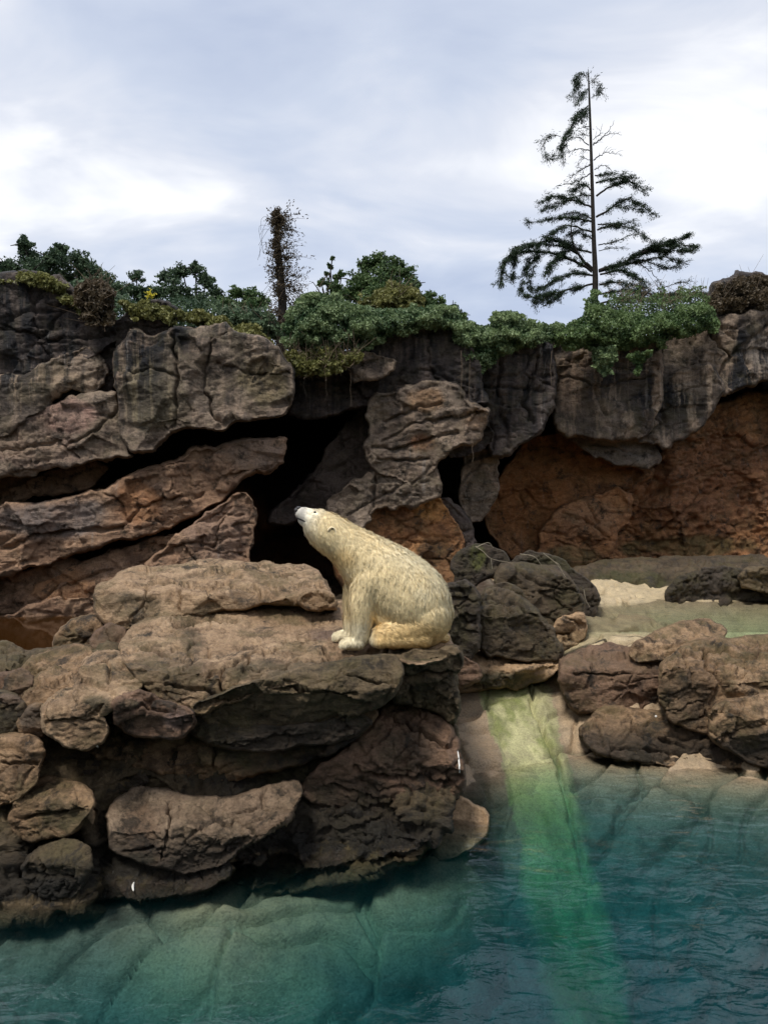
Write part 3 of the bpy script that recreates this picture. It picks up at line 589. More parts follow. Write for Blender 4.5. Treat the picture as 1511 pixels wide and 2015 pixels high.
OC('rock_slab', [(240, 1265), (262, 1238), (300, 1218), (370, 1204), (450, 1190), (560, 1178), (660, 1183), (760, 1190), (840, 1215), (876, 1250), (886, 1282), (850, 1297), (790, 1296), (760, 1300), (700, 1318), (620, 1336), (540, 1352), (470, 1372), (430, 1395), (392, 1398), (340, 1384), (296, 1356), (262, 1320), (244, 1292)],
   [(1172, 10.7), (1200, 9.85), (1230, 9.1), (1270, 8.3), (1290, 7.95), (1300, 7.72), (1330, 7.4), (1400, 7.25)], gx=.0, T=.22, R=28, Tb=1.6, fac=.05, amp=.75,
   cracks=[([(345, 1232), (400, 1216), (465, 1216)], 4.5, .10), ([(335, 1318), (405, 1322), (440, 1315), (490, 1290), (545, 1278)], 3, .10), ([(330, 1345), (400, 1352), (420, 1360)], 3, .06), ([(440, 1315), (430, 1350), (445, 1372)], 3, .07), ([(490, 1290), (480, 1320), (560, 1310), (640, 1296)], 2.5, .06), ([(640, 1275), (648, 1295)], 3, .08), ([(340, 1270), (365, 1275), (385, 1262)], 3, .05), ([(640, 1296), (700, 1290), (760, 1272)], 3, .08)],
   tints=[(640, 1250, 48, 17, (.15, .098, .070), .95), (380, 1265, 28, 30, (.060, .050, .024), .75), (330, 1330, 90, 60, (.085, .062, .032), .8), (600, 1325, 220, 34, (.075, .064, .036), .85), (830, 1290, 80, 18, (.055, .052, .018), .9)])
OC('rock_slab', [(388, 1392), (420, 1376), (480, 1352), (560, 1330), (640, 1312), (710, 1296), (768, 1288), (790, 1310), (780, 1350), (762, 1378), (720, 1402), (640, 1425), (560, 1438), (470, 1440), (420, 1425), (395, 1410)], [(1280, 7.75), (1320, 7.35), (1360, 7.22), (1440, 7.6)], 'olive', T=.30, R=30, Tb=1.5, crk=.03, cracks=[([(560, 1340), (620, 1370), (700, 1365)], 3, .05), ([(680, 1320), (730, 1340), (775, 1345)], 3, .05)])
OC('rock_slab', [(764, 1302), (800, 1288), (850, 1278), (898, 1274), (908, 1295), (905, 1318), (885, 1330), (896, 1350), (900, 1390), (888, 1425), (868, 1400), (820, 1384), (770, 1378)], [(1270, 8.1), (1300, 7.85), (1430, 8.2)], 'olive', T=.3, R=24, Tb=1.2, cracks=[([(780, 1340), (850, 1325), (900, 1328)], 4, .12)])
OC('rock_slab', [(592, 1188), (604, 1172), (640, 1168), (662, 1182), (655, 1198), (610, 1200)], 9.4, T=.2, R=14, Tb=.5)
# second tier
OC('rock_slab', [(150, 1352), (165, 1320), (185, 1290), (225, 1288), (255, 1305), (275, 1340), (272, 1360), (235, 1375), (215, 1400), (180, 1410), (158, 1385)], [(1285, 7.9), (1340, 7.25), (1410, 7.2)], T=.3, R=22, tints=[(190, 1385, 40, 22, (.06, .05, .03), .8)])
OC('rock_slab', [(222, 1395), (240, 1372), (285, 1362), (335, 1385), (375, 1400), (385, 1430), (350, 1448), (290, 1446), (240, 1436)], [(1360, 7.3), (1395, 7.05), (1450, 7.15)], 'red', T=.25, R=20, cracks=[([(230, 1405), (280, 1390), (330, 1400)], 2.5, .05)], tints=[(345, 1415, 30, 25, (.17, .12, .10), .8), (255, 1385, 30, 14, (.09, .075, .04), .8)])
OC('rock_slab', [(82, 1420), (95, 1385), (120, 1360), (160, 1366), (180, 1400), (205, 1425), (210, 1450), (170, 1475), (120, 1458), (95, 1445)], [(1355, 7.6), (1400, 7.05), (1480, 7.0)], T=.28, R=20, cracks=[([(95, 1420), (150, 1415), (200, 1420)], 2.5, .06)])
OC('rock_slab', [(172, 1470), (200, 1430), (300, 1430), (400, 1430), (520, 1430), (640, 1408), (720, 1390), (745, 1412), (680, 1468), (560, 1510), (440, 1534), (340, 1524), (260, 1498), (200, 1488)], [(1390, 8.3), (1440, 7.95), (1500, 7.7), (1540, 7.8)], 'brown', tints=[(570, 1465, 210, 75, (.022, .018, .014), .97)], T=.35, R=26, Tb=1.4, cracks=[([(340, 1470), (345, 1520)], 3, .06), ([(420, 1475), (430, 1525)], 3, .05), ([(270, 1465), (280, 1500)], 3, .05)])  # near-black tint paints in the shade below the overhanging lip
OC('rock_slab', [(375, 1410), (420, 1415), (520, 1432), (620, 1428), (700, 1405), (730, 1425), (640, 1462), (520, 1474), (420, 1466), (380, 1440)], 7.5, 'dark', T=.3, R=24, Tb=1.2)
# dark core under the overhang, down into the pool
OC('core_rock', [(-200, 1300), (60, 1290), (160, 1275), (300, 1255), (600, 1240), (880, 1245), (895, 1400), (890, 1600), (850, 1680), (700, 1735), (500, 1765), (260, 1790), (60, 1810), (-200, 1810)], [(1240, 9.6), (1330, 8.9), (1420, 8.25), (1560, 7.75), (1650, 7.5), (1810, 7.1)], 'olive', gx=.0008, T=.5, R=60, Tb=1.2, step=4, amp=1.3, fs=.6, tints=[(600, 1500, 330, 110, (.022, .018, .014), .97)])  # tint: shade of the overhang painted into the rock colour
OC('rock_slab', [(590, 1560), (620, 1515), (700, 1465), (742, 1420), (765, 1382), (800, 1380), (860, 1405), (892, 1440), (906, 1500), (908, 1545), (890, 1575), (800, 1592), (700, 1592), (630, 1590)], [(1375, 8.5), (1440, 8.1), (1500, 7.85), (1600, 8.0)], 'red', T=.4, R=34, Tb=1.2, cracks=[([(770, 1410), (830, 1440), (890, 1470)], 3, .08), ([(700, 1510), (760, 1530), (830, 1530), (890, 1550)], 5, .12), ([(650, 1540), (720, 1560), (790, 1585)], 4, .09)], tints=[(800, 1475, 80, 60, (.135, .090, .058), .8), (690, 1560, 110, 40, (.04, .034, .024), .8)])
OC('rock_slab', [(455, 1700), (500, 1640), (570, 1600), (680, 1585), (780, 1590), (850, 1600), (860, 1640), (800, 1672), (690, 1690), (600, 1712), (520, 1745), (460, 1745)], [(1580, 7.95), (1640, 7.65), (1760, 7.25)], 'dark', T=.35, R=30, Tb=1.0, amp=1.7, cracks=[([(560, 1620), (660, 1640), (760, 1635)], 4, .08)], tints=[(760, 1605, 70, 16, (.12, .085, .055), .8)])
OC('rock_lobe', [(796, 1640), (815, 1602), (860, 1580), (905, 1574), (945, 1590), (962, 1618), (950, 1650), (900, 1680), (840, 1705), (800, 1690)], [(1570, 8.75), (1610, 8.4), (1710, 7.95)], 'sand', T=.3, R=28, Tb=.9, fac=.03, crk=.01)
OC('rock_slab', [(212, 1640), (222, 1595), (245, 1562), (300, 1552), (400, 1574), (470, 1572), (555, 1542), (582, 1540), (592, 1562), (568, 1600), (510, 1645), (440, 1692), (380, 1712), (320, 1708), (262, 1692), (228, 1672)], [(1525, 7.85), (1580, 7.3), (1640, 7.0), (1720, 6.95)], 'lightslab', T=.25, R=18, Tb=1.0, fac=.05, amp=.7, cracks=[([(335, 1575), (332, 1640), (320, 1690)], 2.5, .07), ([(240, 1680), (300, 1668), (325, 1675)], 2.5, .05)], tints=[(280, 1630, 55, 60, (.165, .105, .066), .8), (280, 1690, 55, 22, (.075, .066, .03), .8)])
OC('rock_slab', [(225, 1690), (255, 1672), (330, 1690), (400, 1702), (440, 1690), (460, 1720), (400, 1752), (300, 1768), (250, 1760), (230, 1730)], [(1670, 7.25), (1770, 6.85)], 'dark', T=.3, R=24, Tb=.7)
OC('rock_slab', [(60, 1560), (150, 1480), (230, 1490), (300, 1530), (240, 1570), (215, 1620), (210, 1700), (150, 1690), (90, 1640)], [(1480, 7.9), (1700, 7.4)], 'dark', T=.35, R=30, Tb=1.0, amp=1.6)

# ------------------------------------------------------------------ loose boulders
def B(poly, D, mat, label, group=None, **k):
    k.setdefault('step', 2.6); k.setdefault('T', .25); k.setdefault('R', 22); k['T'] *= .85; k['R'] *= .72; k.setdefault('p', 3.0)
    return rock('boulder', poly, D, mat, label, 'boulder', group=group, **k)
B([(112, 1270), (118, 1246), (150, 1222), (190, 1210), (206, 1228), (198, 1258), (165, 1272), (125, 1282)], [(1205, 10.2), (1240, 9.7), (1285, 9.7)], 'brown', 'tan boulder beside the muddy moat, tucked left of the pointed reddish stone', Tb=1)
B([(182, 1262), (195, 1240), (225, 1232), (250, 1245), (242, 1275), (215, 1298), (190, 1290)], [(1230, 9.2), (1300, 8.8)], 'red', 'small pointed reddish stone wedged under the upper slab overhang', Tb=1)
B([(-60, 1285), (0, 1270), (30, 1272), (52, 1295), (48, 1325), (10, 1338), (-60, 1345)], [(1265, 9.4), (1300, 8.9), (1350, 8.9)], 'olive', 'cracked olive round boulder at the muddy moat edge', Tb=1.2, cracks=[([(5, 1280), (20, 1310), (45, 1320)], 2.5, .07)])
B([(50, 1335), (58, 1305), (100, 1285), (160, 1276), (186, 1285), (176, 1310), (130, 1325), (80, 1342)], [(1270, 9.0), (1310, 8.4), (1345, 8.3)], 'brown', 'flat tan boulder stepping down from the muddy moat', Tb=1.2)
B([(-60, 1350), (0, 1332), (50, 1324), (66, 1340), (58, 1365), (20, 1385), (-60, 1390)], [(1320, 8.4), (1350, 8.0), (1390, 8.0)], 'red', 'low reddish stone under the cracked olive boulder', Tb=1.2)
B([(46, 1385), (60, 1352), (95, 1325), (140, 1312), (166, 1318), (150, 1352), (105, 1378), (60, 1396)], [(1310, 8.5), (1350, 7.9), (1400, 7.8)], 'brown', 'smooth tan wedge boulder leaning on the layered outcrop', Tb=1.2)
B([(44, 1440), (48, 1395), (80, 1385), (96, 1400), (88, 1440), (60, 1455)], 7.6, 'brown', 'narrow upright grey-tan stone below the smooth wedge boulder', Tb=1, tints=[(66, 1420, 30, 40, (.12, .09, .066), .9)])
B([(-60, 1395), (0, 1362), (35, 1366), (50, 1390), (46, 1440), (10, 1452), (-60, 1455)], [(1360, 8.0), (1385, 7.6), (1460, 7.8)], 'olive', 'dark fronted squat boulder with a brown cap', Tb=1, tints=[(10, 1425, 60, 36, (.03, .025, .02), .9), (10, 1375, 50, 14, (.15, .10, .07), .9)])
B([(-60, 1470), (0, 1455), (60, 1450), (84, 1470), (80, 1510), (64, 1545), (30, 1572), (-60, 1590)], [(1445, 7.6), (1480, 7.1), (1600, 6.9)], 'brown', 'warm tan boulder cracked across its face above the dark gap', Tb=1, cracks=[([(0, 1500), (40, 1495), (80, 1505)], 2.5, .06), ([(30, 1497), (32, 1545)], 2.5, .06)])
B([(20, 1612), (40, 1570), (75, 1540), (125, 1532), (172, 1548), (188, 1590), (170, 1612), (120, 1640), (60, 1652), (28, 1640)], [(1530, 7.4), (1570, 6.95), (1660, 6.9)], 'brown', 'rounded tan boulder with a mossy lower half over dark wet rock', Tb=1, cracks=[([(50, 1610), (100, 1600), (180, 1590)], 3, .07)], tints=[(140, 1605, 70, 34, (.060, .048, .024), .85)])
B([(52, 1712), (60, 1690), (95, 1664), (140, 1654), (170, 1668), (176, 1690), (168, 1735), (150, 1762), (100, 1765), (62, 1748)], [(1650, 7.0), (1690, 6.6), (1770, 6.65)], 'olive', 'small blocky mossy boulder standing alone at the water edge', Tb=.6, tints=[(120, 1685, 60, 26, (.125, .092, .05), .9), (115, 1745, 70, 30, (.02, .018, .014), .9)])
B([(-60, 1740), (-10, 1700), (30, 1690), (60, 1720), (50, 1745), (10, 1770), (-60, 1790)], [(1690, 7.0), (1790, 6.6)], 'lightslab', 'pale wet ribbed stone at the waterline beside the blocky mossy boulder', Tb=.8)
B([(-60, 1600), (0, 1585), (30, 1600), (40, 1650), (20, 1690), (-60, 1720)], 7.2, 'dark', 'black wet stone beneath the rounded tan boulder', Tb=.8)
B([(150, 1705), (175, 1680), (205, 1690), (240, 1720), (250, 1760), (200, 1772), (160, 1762)], [(1680, 7.2), (1775, 6.85)], 'dark', 'dark wet rubble stone behind the blocky mossy boulder', Tb=.7, amp=1.6)
# behind the bear
B([(928, 1230), (930, 1185), (950, 1158), (985, 1155), (1030, 1178), (1070, 1215), (1105, 1268), (1108, 1300), (1060, 1308), (990, 1296), (945, 1290)], [(1150, 12.6), (1200, 11.9), (1310, 11.9)], 'darkbrown', 'mossy slanted boulder behind the bear above the sandy ledge', grow=1, Tb=1, T=.4, R=34, cracks=[([(950, 1175), (1010, 1185), (1070, 1225)], 2.5, .06)])
B([(968, 1130), (985, 1112), (1030, 1104), (1080, 1110), (1125, 1138), (1150, 1180), (1150, 1225), (1130, 1255), (1090, 1262), (1050, 1220), (1000, 1165), (972, 1150)], [(1100, 13.8), (1150, 13.0), (1265, 13.0)], 'darkbrown', 'broad dark olive boulder with twigs on top beside the upper pool', grow=1, Tb=1.2, T=.45, R=34, cracks=[([(1010, 1120), (1060, 1150), (1145, 1165)], 3, .06)])
B([(968, 1170), (985, 1152), (1010, 1155), (1030, 1175), (1010, 1190)], 12.5, 'darkbrown', 'little olive stone wedged between two mossy boulders', Tb=.5, R=12)
B([(862, 1185), (885, 1155), (925, 1150), (940, 1180), (938, 1260), (920, 1300), (880, 1300), (860, 1260)], 11.3, 'dark', 'dark wet stone just behind the bear rump', Tb=1)
B([(895, 1125), (902, 1090), (930, 1076), (970, 1080), (995, 1095), (985, 1120), (950, 1140), (915, 1160)], 14.2, 'dark', 'moss green stone at the foot of the orange pillar', Tb=1.2, tints=[(940, 1095, 20, 30, (.085, .09, .022), .95)])
B([(1010, 1115), (1030, 1090), (1075, 1096), (1130, 1128), (1178, 1165), (1170, 1215), (1120, 1200), (1060, 1150)], 15.0, 'dark', 'dark sloping stone behind the broad olive boulder', Tb=1.2, tints=[(1090, 1115, 60, 30, (.06, .055, .025), .8)])
B([(1088, 1250), (1105, 1225), (1150, 1205), (1152, 1245), (1128, 1268), (1098, 1280)], 12.8, 'sand', 'sandy stone under the broad olive boulder at the upper pool', Tb=.6, R=14)
B([(1318, 1160), (1340, 1135), (1400, 1122), (1460, 1130), (1511, 1135), (1700, 1140), (1700, 1205), (1511, 1200), (1420, 1204), (1350, 1200), (1322, 1188)], 17.0, 'dark', 'long black lumpy rock across the far side of the upper pool', Tb=1.0, T=.4, R=26, amp=1.5)
B([(1120, 1120), (1200, 1104), (1330, 1100), (1511, 1102), (1700, 1104), (1700, 1150), (1511, 1140), (1330, 1148), (1310, 1170), (1240, 1180), (1160, 1200), (1130, 1170)], [(1095, 21.0), (1115, 19.4), (1200, 18.6)], 'darkbrown', 'low algae darkened bank between the upper pool and far moat', Tb=1.0, T=.4, R=20, tints=[(1230, 1150, 120, 34, (.05, .048, .016), .85)])
B([(1455, 1132), (1490, 1122), (1560, 1126), (1600, 1150), (1540, 1165), (1470, 1155)], 16.6, 'olive', 'light capped stone lying on the long black rock', Tb=.6, R=14)
# ledge below the mossy boulder
B([(880, 1318), (900, 1292), (950, 1284), (1030, 1288), (1092, 1292), (1100, 1308), (1078, 1330), (1020, 1346), (960, 1352), (880, 1356)], [(1280, 12.6), (1300, 12.0), (1318, 11.7), (1360, 12.0)], 'sand', 'flat sandy ledge stone overhanging the green concrete ramp', Tb=1.2, T=.3, R=14, tints=[(985, 1340, 130, 22, (.03, .028, .014), .95)])  # dark strip low on the front paints the shade of the undercut
B([(892, 1318), (905, 1298), (938, 1312), (944, 1326), (935, 1345), (895, 1346)], 11.2, 'red', 'small wedge shaped brown stone at the end of the sandy ledge', Tb=.6, R=10)
# right bank
B([(1104, 1312), (1130, 1290), (1190, 1275), (1250, 1268), (1300, 1285), (1320, 1330), (1310, 1370), (1270, 1392), (1220, 1402), (1180, 1398), (1150, 1406), (1120, 1385), (1108, 1350)], [(1262, 12.4), (1290, 11.7), (1330, 11.2), (1410, 11.3)], 'red', 'broad low brown boulder at the right of the ramp', Tb=1.4, T=.3, R=26, cracks=[([(1130, 1325), (1200, 1328), (1300, 1320)], 2.5, .06)], tints=[(1200, 1310, 110, 40, (.175, .110, .066), .8)])
B([(1238, 1286), (1265, 1262), (1310, 1238), (1360, 1224), (1412, 1232), (1424, 1252), (1380, 1275), (1320, 1292), (1270, 1298)], [(1220, 12.4), (1260, 11.6), (1300, 11.4)], 'brown', 'ridged brown rock poking up by the teal corner of the upper pool', Tb=1.0, fac=.15, strata=.03)
B([(1295, 1370), (1300, 1325), (1325, 1288), (1370, 1266), (1440, 1256), (1511, 1250), (1720, 1255), (1720, 1480), (1511, 1470), (1440, 1452), (1370, 1440), (1320, 1415)], [(1245, 11.8), (1290, 10.9), (1330, 10.4), (1480, 10.4)], 'brown', 'big cracked brown boulder on the right bank', Tb=1.6, T=.4, R=36, cracks=[([(1390, 1275), (1385, 1310), (1420, 1340), (1400, 1390)], 3.5, .12), ([(1420, 1340), (1511, 1355)], 3, .09), ([(1390, 1275), (1450, 1290), (1511, 1280)], 3, .08)], tints=[(1350, 1380, 60, 60, (.05, .038, .026), .7)])
B([(1392, 1430), (1400, 1398), (1445, 1378), (1511, 1368), (1720, 1372), (1720, 1530), (1511, 1505), (1460, 1490), (1415, 1462)], [(1360, 10.4), (1400, 9.9), (1530, 9.9)], 'brown', 'rounded dark bellied boulder under the big cracked one', Tb=1.2, T=.4, R=30, cracks=[([(1440, 1400), (1480, 1415), (1511, 1425)], 3, .07)], tints=[(1480, 1460, 80, 40, (.03, .025, .02), .8)])
B([(1140, 1440), (1165, 1412), (1210, 1392), (1280, 1400), (1340, 1420), (1400, 1440), (1455, 1478), (1474, 1505), (1440, 1520), (1380, 1502), (1300, 1500), (1240, 1490), (1190, 1478), (1160, 1462)], [(1385, 11.1), (1420, 10.7), (1480, 10.3), (1525, 10.1)], 'brown', 'low sloping tan shelf stone meeting the pool on the right bank', Tb=1.0, T=.25, R=20, cracks=[([(1200, 1470), (1300, 1478), (1400, 1490)], 3, .06), ([(1260, 1440), (1350, 1470)], 2.5, .05)], tints=[(1290, 1490, 160, 18, (.34, .235, .145), .85)])

# ------------------------------------------------------------------ plants
def tube(pts, rad, ns=6):
    pts = np.asarray(pts, float); n = len(pts)
    tg = np.gradient(pts, axis=0); tg /= np.linalg.norm(tg, axis=1)[:, None] + 1e-9
    ref = np.array([0.31, .9, .2]); a = np.cross(tg, ref); a /= np.linalg.norm(a, axis=1)[:, None] + 1e-9; b = np.cross(tg, a)
    th = np.arange(ns) * 2 * math.pi / ns
    V = pts[:, None] + np.asarray(rad)[:, None, None] * (np.cos(th)[None, :, None] * a[:, None] + np.sin(th)[None, :, None] * b[:, None])
    V = V.reshape(-1, 3)
    i = np.arange(n - 1)[:, None] * ns; j = np.arange(ns)[None]; k = (j + 1) % ns
    Q = np.stack([i + j, i + k, i + ns + k, i + ns + j], -1).reshape(-1, 4)
    return V, Q
def merge(parts):
    Vs, Qs, o = [], [], 0
    for V, Q in parts:
        Vs.append(V); Qs.append(Q + o); o += len(V)
    return np.vstack(Vs), np.vstack(Qs)
def spline(pts, n=10):
    p = np.asarray(pts, float); m = len(p)
    if m == 2: return p[0] + (p[1] - p[0]) * np.linspace(0, 1, n)[:, None]
    P_ = np.vstack([2 * p[0] - p[1], p, 2 * p[-1] - p[-2]]); out = []
    for i in range(m - 1):
        t = np.linspace(0, 1, max(3, n // (m - 1) + 1), endpoint=(i == m - 2))[:, None]
        a, b, c, d = P_[i], P_[i + 1], P_[i + 2], P_[i + 3]
        out.append(.5 * (2 * b + (c - a) * t + (2 * a - 5 * b + 4 * c - d) * t ** 2 + (3 * b - a - 3 * c + d) * t ** 3))
    return np.vstack(out)
def leaves(Cn, Dr, ln, wd, name, mat, parent=None, base=None, var=None, kind=None, fold=.25):
    """one folded leaf (2 quads as 4 triangles would be; 2 triangles each side) per centre"""
    Cn = np.asarray(Cn, float); n = len(Cn)
    Dr = np.asarray(Dr, float); Dr = Dr / (np.linalg.norm(Dr, axis=1)[:, None] + 1e-9)
    r = NR.normal(size=(n, 3)) + np.array([0, -.35, .6])
    sd = np.cross(Dr, r); sd /= np.linalg.norm(sd, axis=1)[:, None] + 1e-9
    up = np.cross(sd, Dr)
    ln = np.broadcast_to(ln, n)[:, None] * NR.uniform(.65, 1.25, (n, 1)); wd = np.broadcast_to(wd, n)[:, None] * NR.uniform(.7, 1.2, (n, 1))
    b = Cn - Dr * ln * .5; t = Cn + Dr * ln * .5
    l = Cn + sd * wd * .5 + up * wd * fold; q = Cn - sd * wd * .5 + up * wd * fold
    V = np.stack([b, l, t, q], 1).reshape(-1, 3)
    i = np.arange(n) * 4
    me = mesh_np(name, V, [np.concatenate([np.stack([i, i + 1, i + 2], 1), np.stack([i, i + 2, i + 3], 1)])])
    me.polygons.foreach_set('use_smooth', np.zeros(2 * n, bool))
    if var is None: var = NR.uniform(0, 1, n)
    vr = np.repeat(np.clip(var, 0, 1), 4)
    at = me.attributes.new('var', 'FLOAT', 'POINT'); at.data.foreach_set('value', vr.astype(np.float32))
    o = link(name, me, mat, parent, base)
    if kind: o['kind'] = kind
    return o
M['bark'] = simple_mat('dark_bark', (0.026, 0.022, 0.019), .9, .15, .4, 14, .5)
M['twig'] = simple_mat('dry_twig', (0.16, 0.12, 0.085), .9, .15, .3, 20)
M['paletwig'] = simple_mat('bleached_twig', (0.34, 0.29, 0.21), .8, .2, .25, 20)
M['leafdark'] = leaf_mat('dark_leaf', (0.034, 0.066, 0.036), (0.105, 0.155, 0.080))
M['leafmid'] = leaf_mat('mid_green_leaf', (0.036, 0.080, 0.026), (0.150, 0.215, 0.080))
M['ivy'] = leaf_mat('ivy_leaf', (0.026, 0.070, 0.026), (0.230, 0.300, 0.140))
M['leafolive'] = leaf_mat('olive_leaf', (0.085, 0.095, 0.026), (0.230, 0.225, 0.075))
M['leafbrown'] = leaf_mat('dry_vine_leaf', (0.050, 0.038, 0.022), (0.110, 0.080, 0.045))
M['leafneedle'] = leaf_mat('conifer_spray', (0.012, 0.030, 0.014), (0.034, 0.062, 0.026), .15)
M['leafyellow'] = leaf_mat('yellow_flower', (0.65, 0.55, 0.04), (0.75, 0.68, 0.10), .2)

def rdirs(n, z=0.0):
    d = NR.normal(size=(n, 3)); d[:, 2] += z; return d
def broadleaf(label, base_px, D, gz, clumps, mat, dens=1.0, lf=.14, group=None):
    D = D * K; lf = lf * K; gz = CAMZ + (gz - CAMZ) * K
    bx = (base_px - CX) / F * D
    t = empty('tree', (bx, D, gz)); tag(t, label, 'tree', group)
    cc = [(P(px, py, D + dd * K), r / F * D) for px, py, r, dd in clumps]
    ctr = np.mean([c for c, r in cc], 0)
    parts = []; fork = np.array([bx + (ctr[0] - bx) * .4, D, gz + (ctr[2] - gz) * .45])
    hh = max(ctr[2] - gz, 1)
    parts.append(tube(spline([(bx, D, gz - .3), (bx + .1, D, gz + hh * .2), fork], 8), np.linspace(.03 * hh, .02 * hh, len(spline([(0, 0, 0), (0, 0, 1), (0, 0, 2)], 8)))))
    for c, r in cc:
        sp = spline([fork, (fork + c) / 2 + NR.normal(size=3) * .2 + np.array([0, 0, .2]), c], 8)
        parts.append(tube(sp, np.linspace(.011 * hh, .004 * hh, len(sp)), 5))
        for k in range(4):
            e = c + NR.normal(size=3) * r * .6; sp = spline([c - np.array([0, 0, r * .4]), (c + e) / 2, e], 6)
            parts.append(tube(sp, np.linspace(.008 * hh, .002 * hh, len(sp)), 4))
    V, Q = merge(parts); link('trunk', mesh_np('trunk', V, [Q]), M['bark'], t, (bx, D, gz))
    Cs, vr = [], []
    for c, r in cc:
        nsub = int(5 + r / K * 60)                       # small twig clumps inside each limb's clump
        dirs = NR.normal(size=(nsub, 3)); dirs /= np.linalg.norm(dirs, axis=1)[:, None]
        sc = c + dirs * r * NR.uniform(.25, 1.0, (nsub, 1)) * np.array([1, 1, .8])
        for s0 in sc:
            rr = r * NR.uniform(.16, .34); k = int(dens * 85 * (rr / K / .35) ** 1.6) + 12
            o = NR.normal(size=(k, 3)) * rr * np.array([.6, .6, .42]); Cs.append(s0 + o)
            vr.append(np.full(k, NR.uniform(.1, .75)) + NR.uniform(-.25, .25, k))
    Cs = np.vstack(Cs); vr = np.concatenate(vr)
    leaves(Cs, rdirs(len(Cs), -.3), lf, lf * .62, 'crown', M[mat], t, (bx, D, gz), vr)
    return t
broadleaf('tall dark green tree with a knobbly top above the dark left cliff', 60, 33, 7.2, [(50, 480, 18, 0), (60, 505, 24, .5), (80, 540, 36, 0), (105, 510, 26, -.5), (120, 490, 16, 0), (20, 530, 28, 0), (-20, 540, 34, 0), (40, 555, 36, -1)], 'leafdark', group='trees beyond the cliff')
broadleaf('rounded dark green tree beside the knobbly tall tree beyond the cliff', 170, 34, 7.2, [(150, 515, 26, 0), (175, 535, 28, 0), (135, 550, 34, .5), (205, 555, 26, 0), (180, 575, 34, -.5), (225, 570, 22, 0)], 'leafdark', group='trees beyond the cliff')
broadleaf('low dark green tree filling the dip beyond the yellow flowering plant', 255, 36, 7.2, [(245, 575, 24, 0), (270, 545, 16, 0), (275, 575, 26, 0), (290, 600, 26, 0), (225, 595, 26, 0)], 'leafdark', group='trees beyond the cliff')
broadleaf('open crowned tree with sky showing through beyond the grey cliff block', 365, 34, 7.2, [(330, 545, 22, 0), (360, 535, 20, .4), (385, 530, 20, 0), (405, 555, 22, 0), (425, 575, 16, 0), (345, 575, 30, -.5), (390, 590, 30, 0), (310, 575, 22, 0), (430, 600, 22, 0)], 'leafdark', dens=.85, group='trees beyond the cliff')
broadleaf('small green tree just left of the vine wrapped dead trunk', 475, 33, 7.2, [(465, 575, 18, 0), (490, 580, 20, 0), (510, 595, 22, 0), (450, 600, 22, 0), (480, 610, 26, -.5)], 'leafmid', group='trees beyond the cliff')
broadleaf('slim green sapling with a pointed tip beside the broad round tree', 655, 30, 7.2, [(654, 508, 4, 0), (650, 524, 6, .1), (643, 538, 5, .1), (662, 548, 9, .2), (655, 565, 18, 0), (632, 556, 9, 0), (672, 540, 8, 0), (640, 590, 26, 0), (670, 580, 20, 0)], 'leafmid', group='trees beyond the cliff')
broadleaf('broad round green tree standing over the ivy bank', 750, 31, 7.2, [(720, 520, 20, 0), (745, 512, 18, 0), (775, 520, 20, 0), (800, 540, 22, 0), (812, 560, 16, 0), (760, 545, 34, -.5), (715, 555, 34, 0), (790, 580, 34, -.6), (690, 580, 26, 0), (745, 590, 40, -1), (830, 590, 22, 0)], 'leafmid', dens=1.15, group='trees beyond the cliff')
broadleaf('low green tree crown sloping down right of the broad round tree', 860, 32, 7.2, [(845, 585, 14, 0), (860, 600, 20, 0), (890, 610, 16, 0), (910, 620, 12, 0), (870, 630, 26, 0)], 'leafmid', group='trees beyond the cliff')

